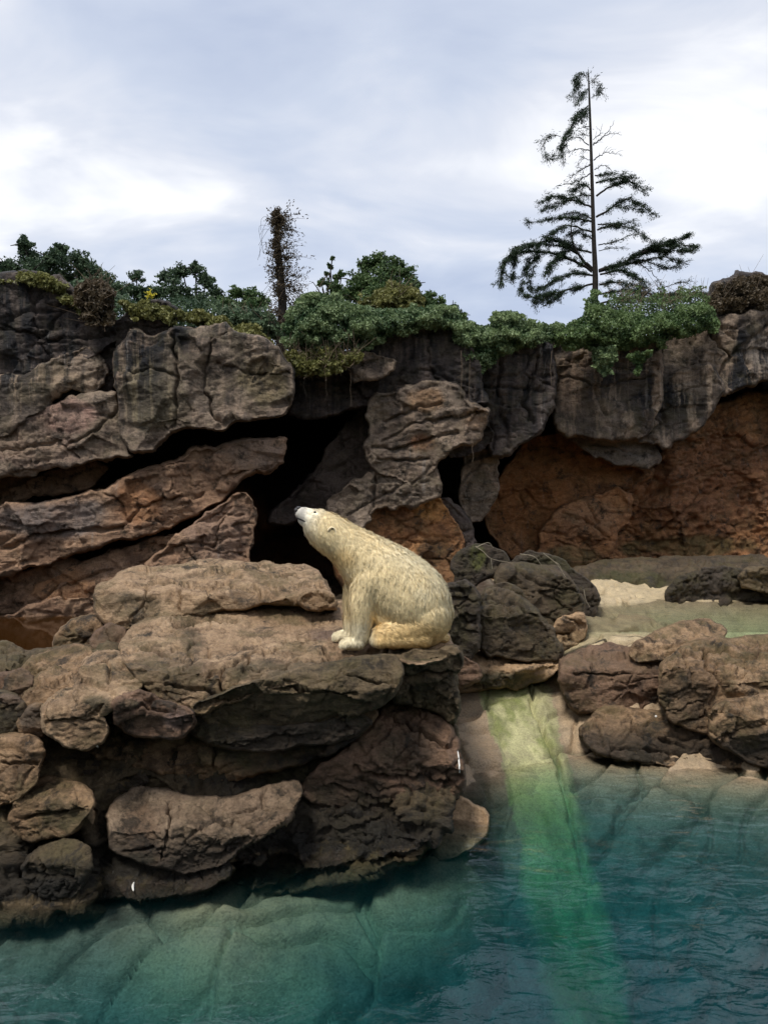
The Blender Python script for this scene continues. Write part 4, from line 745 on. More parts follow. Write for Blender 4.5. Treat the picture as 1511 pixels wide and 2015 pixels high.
# --- tall thin conifer (traced; zoomed pixel = photo * 2.693 from (950, 100))
CD = 20.6 * K
def Z(zx, zy, dy=0.0): return P(950 + zx / 2.693, 100 + zy / 2.693, CD + dy * K)
cbase = P(1169, 650, CD)
con = empty('conifer_tree', cbase); tag(con, 'tall thin half bare conifer with drooping vines standing on the cliff top', 'tree')
tp = spline([Z(556, 96), Z(560, 180), Z(568, 400), Z(577, 700), Z(586, 1000), Z(594, 1200), Z(590, 1440), P(1169, 670, CD)], 36)
trad = np.interp(np.linspace(0, 1, len(tp)), [0, .06, .3, .6, .85, 1], [.006, .016, .036, .062, .09, .11])
V, Q = tube(tp, trad * K, 9); link('trunk', mesh_np('trunk', V, [Q]), M['bark'], con, cbase)
BR = [  # points, base radius, leaf density (0 bare .. 1), droop
 ([(585, 500), (640, 450), (690, 385)], .022, 0), ([(640, 450), (690, 438), (735, 448)], .012, 0), ([(585, 580), (650, 540), (725, 552)], .018, .04), ([(590, 630), (640, 607), (690, 640)], .014, .04),
 ([(582, 470), (620, 440), (600, 400)], .010, 0), ([(592, 660), (640, 655), (680, 648), (712, 660)], .02, .5), ([(596, 700), (680, 680), (740, 665), (815, 672)], .025, 1.0), ([(600, 770), (680, 715), (760, 690), (820, 720), (868, 748)], .03, 1.0),
 ([(600, 880), (690, 825), (760, 785), (840, 820), (920, 880)], .032, .9), ([(690, 825), (780, 830), (850, 850)], .015, .6), ([(605, 950), (700, 920), (800, 950), (890, 1000)], .028, .9), ([(608, 920), (720, 915), (800, 915)], .02, .6),
 ([(610, 1030), (700, 1012), (800, 965)], .018, .2), ([(612, 1060), (700, 1045), (780, 1050)], .012, .1), ([(615, 1165), (750, 1120), (860, 1060), (1000, 1030), (1150, 1042)], .05, 1.3), ([(840, 1070), (960, 1020), (1095, 985)], .03, 1.5), ([(860, 1060), (980, 1060), (1110, 1060)], .025, 1.4),
 ([(615, 1170), (800, 1122), (960, 1095), (1095, 1135)], .035, .5), ([(820, 1120), (900, 1180), (950, 1255)], .018, .1), ([(850, 1110), (960, 1150), (1060, 1140)], .016, .3), ([(950, 1255), (1040, 1230), (1112, 1220)], .014, .15), ([(620, 1185), (720, 1165), (800, 1190), (860, 1235)], .03, 1.0),
 ([(615, 1240), (720, 1225), (860, 1260)], .03, .9), ([(620, 1290), (760, 1270), (900, 1290), (1020, 1300)], .03, 1.0), ([(620, 1340), (780, 1310), (960, 1320), (1120, 1310)], .03, 1.1), ([(900, 1300), (1040, 1290), (1190, 1290)], .02, 1.0),
 ([(556, 290), (510, 330), (470, 400), (430, 470), (405, 525)], .016, 1.3), ([(470, 400), (440, 450), (420, 520), (425, 600)], .01, .6), ([(410, 455), (360, 450), (325, 490), (336, 568), (370, 565), (410, 535)], .009, .5), ([(552, 160), (530, 122), (495, 140), (482, 200), (475, 250)], .010, .55), ([(555, 200), (520, 240), (500, 290)], .009, .8), ([(560, 175), (600, 165), (618, 205), (600, 240)], .009, .5), ([(575, 250), (610, 225), (645, 195)], .008, .1), ([(560, 300), (540, 330), (510, 380)], .01, 1.2), ([(520, 130), (500, 180), (490, 230)], .006, .8),
 ([(560, 500), (500, 458), (440, 470)], .016, .1), ([(562, 528), (500, 520), (440, 545)], .016, .25), ([(565, 605), (505, 640), (440, 700)], .018, .15), ([(566, 650), (490, 695), (400, 712)], .018, .2), ([(560, 400), (520, 410), (480, 430)], .012, .1), ([(562, 450), (530, 440), (500, 420)], .01, .1), ([(568, 580), (530, 570), (500, 620)], .01, .1),
 ([(575, 735), (520, 710), (478, 745)], .024, 1.3), ([(575, 770), (520, 765), (460, 780)], .02, .5), ([(578, 830), (480, 790), (380, 772), (285, 810)], .03, 1.1), ([(480, 792), (380, 815), (292, 858)], .02, .8),
 ([(580, 905), (470, 885), (340, 895), (218, 920)], .03, 1.0), ([(580, 890), (500, 860), (420, 860)], .02, .6), ([(580, 960), (450, 925), (380, 960), (330, 985)], .028, .9), ([(582, 1000), (500, 960), (430, 990)], .02, .5),
 ([(582, 1162), (510, 1085), (470, 1000), (474, 850)], .055, .1), ([(578, 1170), (480, 1112), (350, 1070), (200, 1068), (125, 1108), (98, 1200), (82, 1262)], .045, .9), ([(500, 1075), (390, 1005), (250, 1035), (135, 1090)], .035, 1.3), ([(575, 1070), (420, 1035), (275, 1030), (165, 1050)], .03, 1.0),
 ([(480, 1050), (400, 1090), (330, 1170)], .016, .7), ([(420, 1080), (360, 1130), (340, 1200)], .012, .7), ([(580, 1190), (480, 1180), (400, 1205), (330, 1245)], .03, .9), ([(580, 1235), (430, 1270), (320, 1300), (218, 1305)], .032, 1.0), ([(430, 1270), (390, 1300), (345, 1335)], .016, .9), ([(380, 1290), (300, 1320), (262, 1342)], .014, .8),
 ([(180, 1070), (162, 1140), (160, 1215)], .008, 1.1), ([(260, 1070), (225, 1180), (195, 1275)], .008, .9), ([(300, 1065), (265, 1170), (245, 1265)], .008, .8), ([(330, 1240), (300, 1260), (260, 1270)], .01, .7)]
LC, LD, LV = [], [], []
for pts, r0, dn in BR:
    sgn = NR.choice([-1, 1]); amp_ = NR.uniform(.1, .5) * sgn
    x0 = pts[0][0]
    w3 = [Z(a, b, amp_ * (abs(a - x0) / 300.0) * 1.2) for a, b in pts]
    sp = spline(w3, 14); sp[1:-1] += NR.normal(size=(len(sp) - 2, 3)) * .012 * K
    V, Q = tube(sp, np.linspace(r0, max(r0 * .18, .004), len(sp)) * K, 5)
    br = link('branch', mesh_np('branch', V, [Q]), M['bark'], con, tuple(sp[0]))
    lnn = np.linalg.norm(np.diff(sp, axis=0), axis=1).sum(); tg = np.gradient(sp, axis=0); tg /= np.linalg.norm(tg, axis=1)[:, None]
    nt_ = int(lnn / K * (10 if dn < .3 else 19)) + 2
    tw = []
    for k in range(nt_):
        f = NR.uniform(.12, 1.0); j = min(int(f * (len(sp) - 1)), len(sp) - 1)
        d = tg[j] * .7 + np.array([NR.normal() * .45, NR.normal() * .8, NR.normal() * .28 - (.10 if dn > .2 else -.1)])
        d /= np.linalg.norm(d); ln = NR.uniform(.12, .42) * (.7 if dn > .2 else .6) * K
        e = sp[j] + d * ln; mid = sp[j] + d * ln * .5 + np.array([0, 0, .02])
        tw.append(tube(np.array([sp[j], mid, e + np.array([0, 0, -.03])]), [.006 * K, .005 * K, .003 * K], 3))
        if dn > 0:
            m = int(NR.poisson((40 if pts[0][1] < 1000 else 62) * dn))
            if m:
                ff = NR.uniform(0, 1.05, m)[:, None]
                LC.append(sp[j] + d * ln * ff + NR.normal(size=(m, 3)) * np.array([.045, .045, .03]) * K); LD.append(d + NR.normal(size=(m, 3)) * .5 + np.array([0, 0, -.15])); LV.append(NR.uniform(0, 1, m))
    if tw:
        V, Q = merge(tw); link('twig', mesh_np('twig', V, [Q]), M['bark'], br, tuple(sp[0]))['kind'] = 'stuff'
LC, LD, LV = np.vstack(LC), np.vstack(LD), np.concatenate(LV)
leaves(LC, LD, .075 * K, .018 * K, 'foliage', M['leafneedle'], con, cbase, LV, 'stuff')

# --- dead trunk wrapped in dry vines
DD = 17.6 * K
db = P(552, 690, DD)
dt = empty('dead_tree', db); tag(dt, 'narrow dead tree trunk wrapped in dark dry vines on the cliff top', 'tree')
sp = spline([P(546, 418, DD), P(545, 450, DD), P(550, 520, DD), P(556, 600, DD), P(552, 700, DD)], 20)
V, Q = tube(sp, np.interp(np.linspace(0, 1, len(sp)), [0, .3, 1], [.015, .06, .13]) * K, 8); link('trunk', mesh_np('trunk', V, [Q]), M['bark'], dt, tuple(db))
LC, LD, tw = [], [], []
for k in range(330):
    f = NR.uniform(0, 1) ** .8; c = sp[min(int(f * (len(sp) - 1)), len(sp) - 1)]
    a = NR.uniform(0, 2 * math.pi); zph = 418 + f * 280; reach = K * NR.uniform(.05, .30) * float(np.interp(zph, [418, 440, 465, 485, 505, 530, 548, 575, 600, 700], [.3, .55, 1.3, 2.0, 1.1, 1.5, 2.3, 2.1, 2.6, 2.8])) * (1.3 if math.cos(a) > .2 else .6)
    d = np.array([math.cos(a), math.sin(a), NR.uniform(-.5, .7)]); e = c + d * reach
    tw.append(tube(spline([c, c + d * reach * .6 + np.array([0, 0, .03]), e - np.array([0, 0, .08])], 5), np.linspace(.007, .003, len(spline([(0,0,0),(1,0,0),(2,0,0)], 5))) * K, 3))
    m = 22
    LC.append(c + d * reach * NR.uniform(.1, 1.1, (m, 1)) + NR.normal(size=(m, 3)) * .035 * K); LD.append(d + NR.normal(size=(m, 3)) * .6)
for k in range(26):
    f = NR.uniform(.1, .8); c = sp[int(f * (len(sp) - 1))]; sx = NR.choice([-1, 1])
    p2 = [c, c + K * np.array([sx * NR.uniform(.15, .45), NR.normal() * .1, NR.uniform(-.1, .1)]), c + K * np.array([sx * NR.uniform(.3, .5), NR.normal() * .1, NR.uniform(-.6, -.2)])]
    q = spline(p2, 8); tw.append(tube(q, np.full(len(q), .004 * K), 3))
V, Q = merge(tw); link('vine', mesh_np('vine', V, [Q]), M['bark'], dt, tuple(db))['kind'] = 'stuff'
leaves(np.vstack(LC), np.vstack(LD), .075 * K, .03 * K, 'foliage', M['leafbrown'], dt, tuple(db), kind='stuff')

# --- ivy and shrubs along the cliff top
def mass(name, label, cat, poly, D, n, mat, lf=.10, depth=.7, kind=None, droop=-.2, hang=0, twigs=0, parent=None, clumpiness=1.0, front=0):
    poly = chaikin(np.array(poly, float), 1); mn, mx = poly.min(0), poly.max(0)
    pts = []
    while sum(len(p) for p in pts) < n:
        q = NR.uniform(mn, mx, (n * 2, 2)); S = poly_sdf(q[:, 0], q[:, 1], poly)
        nz = fbm(np.stack([q[:, 0] / 22, q[:, 1] / 16, 0 * q[:, 0] + mn[1] * .13], 1), 3, int(mn[0]) % 97)
        ok = S + nz * 16 * clumpiness > NR.uniform(0, 5, len(S)); ok &= S > -10
        q = np.hstack([q, S[:, None], nz[:, None]])[ok]; pts.append(q)
    q = np.vstack(pts)[:n]
    lf = lf * K; depth = depth * K; Dv = (np.interp(q[:, 0], *zip(*D)) if hasattr(D, '__len__') else D) * K
    dep = Dv - depth * .5 * np.clip(q[:, 2] / 30, 0, 1) - .35 * K * q[:, 3] + NR.uniform(0, depth, n) * .6
    C = np.stack([(q[:, 0] - CX) / F * dep, dep, CAMZ - (q[:, 1] - CY) / F * dep], 1)
    var = .5 + .8 * q[:, 3] + NR.uniform(-.3, .3, n)
    b = basept(C)
    if twigs:
        t = empty(name, b) if parent is None else parent
        lo = leaves(C, rdirs(n, droop), lf, lf * .65, 'foliage', M[mat], t, b, var, 'stuff')
        tw = []
        for k in range(twigs):
            i, j = NR.randint(0, n, 2)
            a = C[i]; e = a + np.array([NR.normal() * .25, NR.normal() * .1, NR.uniform(.15, .55)]) * K
            sp_ = spline([a - np.array([NR.normal() * .1, 0, NR.uniform(.05, .2)]), a, e], 6); tw.append(tube(sp_, np.linspace(.008, .003, len(sp_)) * K, 3))
        V, Q = merge(tw); link('stem', mesh_np('stem', V, [Q]), M['twig'], t, b)['kind'] = 'stuff'
        o = t
    else:
        o = leaves(C, rdirs(n, droop), lf, lf * .65, name, M[mat], parent, b, var)
    return tag(o, label, cat, kind=kind)
CTOP = [(0, 14.6), (200, 14.6), (300, 14.4), (520, 14.8), (620, 15.0), (760, 15.2), (930, 15.8), (1080, 16.6), (1250, 17.4), (1511, 18.4)]
mass('ivy', 'dense green ivy bank spilling over the middle of the cliff', 'ivy', [(575, 600), (620, 575), (660, 580), (700, 600), (800, 605), (860, 590), (900, 612), (935, 640), (950, 690), (935, 740), (900, 690), (875, 648), (820, 650), (770, 672), (700, 690), (640, 700), (570, 690), (545, 650)], CTOP, 27000, 'ivy', .075, 1.0, 'stuff')
mass('ivy', 'green ivy draping over the dark cliff column right of the middle bank', 'ivy', [(905, 625), (960, 640), (985, 612), (1010, 608), (1040, 640), (1090, 635), (1120, 640), (1095, 675), (1060, 695), (1010, 690), (975, 720), (940, 740), (915, 680)], CTOP, 15000, 'ivy', .075, .9, 'stuff')
mass('ivy', 'dark green ivy mat around the foot of the tall conifer', 'ivy', [(1070, 655), (1130, 632), (1155, 600), (1168, 560), (1182, 600), (1220, 615), (1280, 615), (1380, 590), (1420, 620), (1400, 660), (1340, 668), (1270, 690), (1200, 690), (1110, 690)], CTOP, 19000, 'leafmid', .078, 1.0, 'stuff')
mass('ivy', 'ivy strand hanging down the brown cliff face below the conifer', 'ivy', [(1165, 680), (1215, 680), (1210, 720), (1195, 745), (1178, 735), (1160, 700)], 16.8, 1100, 'ivy', .09, .2, 'stuff')
mass('ivy', 'thin ivy strands trailing left of the hanging one beyond the dark seam', 'ivy', [(1230, 690), (1290, 690), (1270, 720), (1255, 750), (1240, 720)], 17.0, 600, 'leafmid', .09, .2, 'stuff')
mass('weed_cover', 'yellow green weeds along the rim of the grey cliff block', 'weeds', [(225, 600), (300, 588), (340, 605), (420, 622), (520, 650), (545, 690), (470, 672), (420, 655), (340, 632), (250, 622)], CTOP, 6500, 'leafolive', .085, .6, 'stuff')
mass('weed_cover', 'olive weeds over the dark top of the left cliff', 'weeds', [(-60, 560), (20, 548), (70, 530), (115, 548), (150, 590), (180, 620), (140, 612), (100, 570), (50, 552), (-60, 575)], CTOP, 3200, 'leafolive', .085, .6, 'stuff')
mass('shrub', 'brown dead vine clump on the dark left cliff shoulder', 'shrub', [(145, 575), (165, 552), (195, 545), (222, 560), (232, 600), (220, 640), (180, 640), (155, 620)], 14.3, 3200, 'leafbrown', .09, .6, twigs=60)
mass('shrub', 'olive trailing shrub with bare orange stems hanging over the cave roof', 'shrub', [(540, 700), (600, 690), (680, 680), (720, 690), (700, 720), (640, 735), (570, 742), (535, 730)], 14.7, 4200, 'leafolive', .085, .6, twigs=130)
mass('shrub', 'dark green bush beside the vine wrapped dead trunk', 'shrub', [(575, 600), (610, 572), (650, 585), (665, 640), (640, 690), (590, 690), (565, 650)], 15.6, 5000, 'leafmid', .10, .9, twigs=30)
mass('shrub', 'tangled brown green bush at the foot of the broad round tree', 'shrub', [(690, 610), (740, 560), (800, 550), (840, 590), (830, 620), (740, 625)], 18.0, 4200, 'leafolive', .11, .8, twigs=40)
mass('shrub', 'thin see through bush between the conifer and the vine covered stump', 'shrub', [(1172, 600), (1200, 560), (1260, 572), (1330, 570), (1390, 565), (1405, 610), (1330, 645), (1200, 645)], 18.8, 5200, 'leafmid', .07, 1.2, twigs=200, clumpiness=2.4)
mass('shrub', 'dark vine cloak over the rock stump at the cliff end', 'shrub', [(1388, 610), (1398, 580), (1440, 545), (1500, 538), (1535, 555), (1535, 620), (1450, 625)], 18.6, 3800, 'leafbrown', .09, .6, twigs=40)
mass('shrub', 'green thicket filling the cliff top behind the weeds', 'shrub', [(420, 610), (480, 605), (545, 620), (560, 670), (500, 655), (430, 630)], 16.4, 3800, 'leafdark', .10, .9, twigs=30)
mass('woodland', 'dark green mass of low trees filling the skyline behind the left cliff', 'woodland', [(-200, 545), (-40, 530), (40, 535), (110, 545), (200, 565), (290, 585), (340, 575), (400, 580), (440, 600), (540, 600), (560, 690), (-200, 650)], 30.0, 15000, 'leafdark', .17, 2.0, 'stuff')
# flowering weed
yb = P(296, 605, 14.5 * K); ye = empty('flowering_plant', yb); tag(ye, 'single yellow flowering weed on the rim of the grey cliff', 'plant')
V, Q = tube(spline([yb, P(297, 590, 14.5 * K), P(296, 578, 14.5 * K)], 6), np.full(len(spline([(0,0,0),(1,0,0),(2,0,0)], 6)), .006), 4); link('stem', mesh_np('stem', V, [Q]), M['leafmid'], ye, tuple(yb))
cc = P(296, 580, 14.5 * K) + NR.normal(size=(60, 3)) * np.array([.04, .03, .04]) * K; leaves(cc, rdirs(60), .06 * K, .03 * K, 'flower', M['leafyellow'], ye, tuple(yb), kind='stuff')
# hanging roots down the cliff faces
HR = [(905, 690, 850, 15.2), (915, 680, 905, 15.4), (925, 700, 800, 15.6), (960, 700, 790, 16.0), (690, 735, 800, 14.9), (715, 740, 770, 15.0), (640, 740, 790, 14.9), (600, 742, 800, 14.7), (1085, 690, 760, 16.2), (1062, 690, 780, 16.0), (745, 690, 740, 15.1), (1150, 700, 760, 16.9), (930, 860, 910, 15.1), (1000, 700, 770, 16.0)]
HL = ['long bare root down the dark face just above the pale central bulge', 'longest bare root hanging past the central bulge to the cave mouth', 'short root strand between the long pair and the dark hanging pillar', 'root strand down the dark hanging pillar beside its upper seam', 'root dangling from the cave roof below the right end of the trailing shrub', 'short root below the flat grey block at the trailing shrub', 'root strand dangling under the middle of the trailing olive shrub', 'root strand dangling under the outer tip of the trailing olive shrub', 'root strand in the black seam between dark pillar and brown cliff block', 'root strand on the dark pillar close to the black seam', 'short root strand just below the ivy bank above the flat grey block', 'root strand on the brown cliff block left of the hanging ivy', 'thin root dangling from the nose of the pale central bulge', 'root strand down the middle of the dark hanging pillar']
for i, (px, y0, y1, D) in enumerate(HR):
    q = spline([P(px + NR.normal() * 1.5, y0 + (y1 - y0) * k / 4, (D - .12) * K) for k in range(5)], 12)
    V, Q = tube(q, np.linspace(.005, .003, len(q)) * K, 4)
    o = link('hanging_root', mesh_np('hanging_root', V, [Q]), M['bark'] if i % 2 else M['twig'], None, tuple(q[-1]))
    tag(o, HL[i], 'root', 'root strands on the cliff')
# dead twigs on the boulders behind the bear
TW = [([(935, 1075), (950, 1085), (968, 1100), (1010, 1108)], 13.6), ([(966, 1100), (968, 1120)], 13.4), ([(938, 1076), (960, 1068), (970, 1078)], 13.6), ([(1022, 1090), (1050, 1095), (1065, 1112)], 12.9), ([(1068, 1088), (1095, 1110), (1112, 1135)], 12.9), ([(1090, 1105), (1100, 1112), (1108, 1130)], 12.8), ([(1148, 1160), (1152, 1180), (1160, 1195)], 12.7)]
TL = ['long forked bleached twig reaching from the mossy stone to the broad boulder', 'tiny bleached side twig hanging off the long forked one', 'small bent bleached twig arching over the moss green stone', 'short bleached twig lying along the crest of the broad olive boulder', 'bleached twig sloping down the back edge of the broad olive boulder', 'thin bleached twig running beside the sloping one on the broad boulder', 'small bleached twig hanging at the upper pool end of the broad boulder']
for i, (pts, D) in enumerate(TW):
    q = spline([P(a, b, D) for a, b in pts], 10); V, Q = tube(q, np.linspace(.007, .003, len(q)), 4)
    o = link('dead_twig', mesh_np('dead_twig', V, [Q]), M['paletwig'], None, tuple(q[-1])); tag(o, TL[i], 'twig', 'twigs on the boulders')

# ------------------------------------------------------------------ polar bear
BD = 8.35
SZ = BD / F / 3.358
def zb(zx, zy, off=0.0): return P(500 + zx / 3.358, 950 + zy / 3.358, BD - off)
SPH = []                                     # (centre, radii)
def chain(pts, n=6, flat=1.0):
    """pts: (zx, zy, r, off) in zoomed pixels / metres"""
    a = np.array(pts, float)
    q = spline(a, n * (len(a) - 1))
    for zx, zy, r, off in q: SPH.append((zb(zx, zy, off), np.array([1, flat, 1]) * r * SZ))
    return q
trunk_st = [(1085, 855, 226, 0), (1020, 770, 258, 0), (905, 665, 243, 0), (795, 565, 203, 0), (695, 478, 166, 0), (595, 400, 138, 0), (508, 340, 130, 0), (440, 288, 108, 0), (380, 242, 72, 0), (338, 214, 52, 0), (312, 202, 42, 0)]
sp_q = chain(trunk_st, 7, .92)
chain([(1090, 905, 190, 0), (980, 880, 190, 0), (860, 800, 160, 0), (770, 720, 130, 0)], 6, 1.05)         # belly
for sg, dx, dy in ((1, 0, 0), (-1, -48, -46)):                                                            # forelegs
    o = .20 * sg
    chain([(780 + dx, 640, 125, o * .75), (728 + dx, 760, 96, o), (715 + dx, 860, 80, o * 1.1), (706 + dx, 950, 68, o * 1.1), (700 + dx, 1020 + dy * .7, 60, o * 1.1), (690 + dx, 1048 + dy, 50, o * 1.1)], 7, .95)
    chain([(690 + dx, 1050 + dy, 48, o * 1.1), (640 + dx, 1056 + dy, 42, o * 1.15), (600 + dx, 1064 + dy, 32, o * 1.15)], 5, 1.35)
    for k in range(4): chain([(620 + dx, 1064 + dy, 24, o * 1.15 + .075 - .05 * k), (582 + dx + abs(k - 1.2) * 6, 1074 + dy, 20, o * 1.15 + .085 - .055 * k)], 4)
for sg in (1, -1):                                                                                        # thighs and hind feet
    o = .19 * sg
    chain([(1120, 880, 170, o * .5), (1040, 940, 140, o * .7), (940, 985, 100, o * 1.1), (850, 1012, 70, o * 1.4)], 6)
    chain([(1100, 1010, 76, o * 1.0), (960, 1030, 56, o * 1.4), (840, 1038, 46, o * 1.6), (805, 1042, 38, o * 1.6)], 6, 1.2)
SPH.append((zb(1240, 1020, 0), np.array([40, 40, 34]) * SZ))                                              # short tail
chain([(350, 262, 30, 0), (322, 262, 22, 0), (306, 252, 15, 0)], 5, 1.3)                                  # lower jaw
SPH.append((zb(436, 198, .045), np.array([34, 24, 24]) * SZ)); SPH.append((zb(436, 198, -.045), np.array([34, 24, 24]) * SZ))   # brows
for sg in (1, -1):                                                                                        # ears: a raised ring open to the front
    SPH.append((zb(520, 335, sg * .175), np.array([30, 14, 34]) * SZ))
bm_i = bpy.data.meshes.new('ico')
import bmesh
bmi = bmesh.new(); bmesh.ops.create_icosphere(bmi, subdivisions=3, radius=1.0); bmi.to_mesh(bm_i); bmi.free()
iv = np.zeros(len(bm_i.vertices) * 3); bm_i.vertices.foreach_get('co', iv); iv = iv.reshape(-1, 3)
it = np.zeros(len(bm_i.polygons) * 3, np.int32); bm_i.polygons.foreach_get('vertices', it); it = it.reshape(-1, 3)
Vs = np.vstack([c + iv * r for c, r in SPH]); Ts = np.vstack([it + k * len(iv) for k in range(len(SPH))])
tmp = link('tmp', mesh_np('tmp', Vs, [Ts]))
md = tmp.modifiers.new('r', 'REMESH'); md.mode = 'VOXEL'; md.voxel_size = .011
md = tmp.modifiers.new('s', 'SMOOTH'); md.factor = .5; md.iterations = 11
dg = bpy.context.evaluated_depsgraph_get(); ev = tmp.evaluated_get(dg)
bme = bpy.data.meshes.new_from_object(ev)
bpy.data.objects.remove(tmp)
nv = len(bme.vertices); BV = np.zeros(nv * 3); bme.vertices.foreach_get('co', BV); BV = BV.reshape(-1, 3)
BN = np.zeros(nv * 3, np.float32); bme.vertex_normals.foreach_get('vector', BN); BN = BN.reshape(-1, 3).astype(float)
# shallow wet-fur relief so the coat is not smooth
BV = BV + BN * (.007 * fbm(BV * np.array([26, 26, 8]), 3, 3))[:, None]
bme.vertices.foreach_set('co', BV.astype(np.float32).ravel()); bme.update()
bme.polygons.foreach_set('use_smooth', np.ones(len(bme.polygons), bool))
def zoomc(V): return ((CX + V[:, 0] * F / V[:, 1]) - 500) * 3.358, ((CY - (V[:, 2] - CAMZ) * F / V[:, 1]) - 950) * 3.358
def furcol(V):
    zx, zy = zoomc(V); n = len(V)
    C = np.tile(np.array([.98, .80, .47]), (n, 1))
    def blend(col, wgt): 
        nonlocal C; C = C * (1 - wgt[:, None]) + np.array(col) * wgt[:, None]
    nz = fbm(V * 5, 3, 70) * .25
    blend((.98, .93, .78), sstep(620, 400, zx + zy * .5 + nz * 200) )                                     # pale face
    blend((.98, .88, .62), .8 * sstep(.25, .8, (zx - 600) / 700 - (zy - 500) / 700 + nz))                   # paler back
    blend((.86, .57, .22), .7 * sstep(800, 1000, zy + nz * 160) * sstep(740, 820, zx))                     # yellowed haunch
    blend((.86, .60, .25), .6 * sstep(1.1, .3, np.hypot((zx - 590) / 120, (zy - 490) / 90) + nz))          # yellowed throat
    blend((.95, .86, .62), .8 * sstep(820, 760, zx) * sstep(880, 960, zy))                                  # pale forefoot
    blend((.42, .39, .36), .75 * sstep(365, 320, zx + nz * 40) * sstep(300, 240, zy))                       # grey muzzle
    return C * (1 + .08 * fbm(V * 18, 2, 77))[:, None]
vcol(bme, 'fur', furcol(BV))
def fur_mat(name, rough):
    m, nt = new_mat(name)
    at = N(nt, 'ShaderNodeAttribute', attribute_name='fur')
    bs = N(nt, 'ShaderNodeBsdfPrincipled', i_Roughness=rough); bs.inputs['Specular IOR Level'].default_value = .25
    L(nt, at.outputs['Color'], bs.inputs['Base Color'])
    geo = N(nt, 'ShaderNodeNewGeometry'); mp = N(nt, 'ShaderNodeMapping'); mp.inputs['Scale'].default_value = (60, 60, 14); L(nt, geo.outputs['Position'], mp.inputs[0])
    a = N(nt, 'ShaderNodeTexNoise', i_Scale=1.0, i_Detail=3.0); L(nt, mp.outputs[0], a.inputs['Vector'])
    bp = N(nt, 'ShaderNodeBump'); bp.inputs['Strength'].default_value = .5; bp.inputs['Distance'].default_value = .01; L(nt, a.outputs[0], bp.inputs['Height']); L(nt, bp.outputs[0], bs.inputs['Normal'])
    o = N(nt, 'ShaderNodeOutputMaterial'); L(nt, bs.outputs[0], o.inputs[0]); return m
M['hide'] = fur_mat('bear_hide', .7); M['fur'] = fur_mat('bear_fur', .55)
bb = basept(BV)
from mathutils.bvhtree import BVHTree
bvh = BVHTree.FromPolygons([tuple(v) for v in BV], [tuple(p.vertices) for p in bme.polygons])
# fur tufts
pv = np.zeros(len(bme.loops), np.int32); bme.loops.foreach_get('vertex_index', pv)
pq = [tuple(p.vertices) for p in bme.polygons]
tri = np.array([(a[0], a[i], a[i + 1]) for a in pq for i in range(1, len(a) - 1)])
A3 = np.cross(BV[tri[:, 1]] - BV[tri[:, 0]], BV[tri[:, 2]] - BV[tri[:, 0]]); ar = np.linalg.norm(A3, axis=1)
NF = 230000
ti = NR.choice(len(tri), NF, p=ar / ar.sum()); uu = NR.uniform(0, 1, (NF, 2)); fl = uu.sum(1) > 1; uu[fl] = 1 - uu[fl]
bw = np.stack([1 - uu.sum(1), uu[:, 0], uu[:, 1]], 1)
RP = (BV[tri[ti]] * bw[:, :, None]).sum(1); RN = (BN[tri[ti]] * bw[:, :, None]).sum(1); RN /= np.linalg.norm(RN, axis=1)[:, None] + 1e-9
spn = np.array([zb(a, b) for a, b, r, o in sp_q]); stg = -np.gradient(spn, axis=0); stg /= np.linalg.norm(stg, axis=1)[:, None]
near = np.argmin(((RP[:, None, :] * np.array([1, .2, 1]) - spn[None] * np.array([1, .2, 1])) ** 2).sum(2), 1)
f = near / (len(spn) - 1)                       # 0 rump .. 1 nose
wh = sstep(.35, .75, f)[:, None]
zx, zy = zoomc(RP)
leg = (sstep(620, 760, zy) * sstep(830, 770, zx))[:, None]
flow = stg[near] * (.35 + .65 * wh) + np.array([0, 0, -1.0]) * (1 - .75 * wh)
flow = flow * (1 - leg) + np.array([.08, 0, -1.0]) * leg
haunch = (sstep(860, 960, zy) * sstep(780, 860, zx))[:, None]; flow = flow * (1 - haunch) + np.array([.9, 0, -.45]) * haunch
wave = fbm(RP * 9, 3, 21)[:, None] + .7 * vnoise(RP * 38, 25)[:, None]; flow = flow + .55 * wave * np.cross(RN, flow)
flow -= RN * (flow * RN).sum(1)[:, None]; flow /= np.linalg.norm(flow, axis=1)[:, None] + 1e-9
lift = .26 + .42 * np.clip(vnoise((RP + .012 * fbm(RP * 14, 2, 5)[:, None]) * np.array([62, 62, 15]), 8), -.35, 1)[:, None]
ln = np.interp(f, [0, .3, .6, .8, .92, 1], [.052, .055, .048, .030, .013, .006]) * NR.uniform(.6, 1.25, NF)
ln = np.where(leg[:, 0] > .5, .034 * NR.uniform(.6, 1.3, NF), ln)
throat = sstep(.62, .72, f) * sstep(.95, .85, f) * (RN[:, 2] < -.2); ln = ln * (1 + .7 * throat)
clump = RP * 16 + .4 * wave; cg = (np.floor(clump) + .5); pull = (cg - clump) / 16; 
side = np.cross(flow, RN); side /= np.linalg.norm(side, axis=1)[:, None] + 1e-9
wd = np.interp(f, [0, .8, 1], [.0019, .0016, .0012])[:, None] * NR.uniform(.7, 1.3, (NF, 1))
fz = np.minimum.reduce([np.hypot(zx - 403, zy - 198) / 13, np.hypot(zx - 290, zy - 178) / 24, polyline_dist(zx, zy, np.array([(280, 228), (300, 240), (338, 256)])) / 8])
ln = np.where((fz < 1) & (RP[:, 1] < BD), .001, ln)
b0 = RP - RN * .004; ln = ln[:, None]
m1 = RP + flow * ln * .55 + RN * ln * lift * .75 ; t1 = RP + flow * ln + RN * ln * lift * .55
Vf = np.stack([b0 - side * wd, b0 + side * wd, m1 + side * wd * .8, m1 - side * wd * .8, t1], 1)
i5 = np.arange(NF) * 5
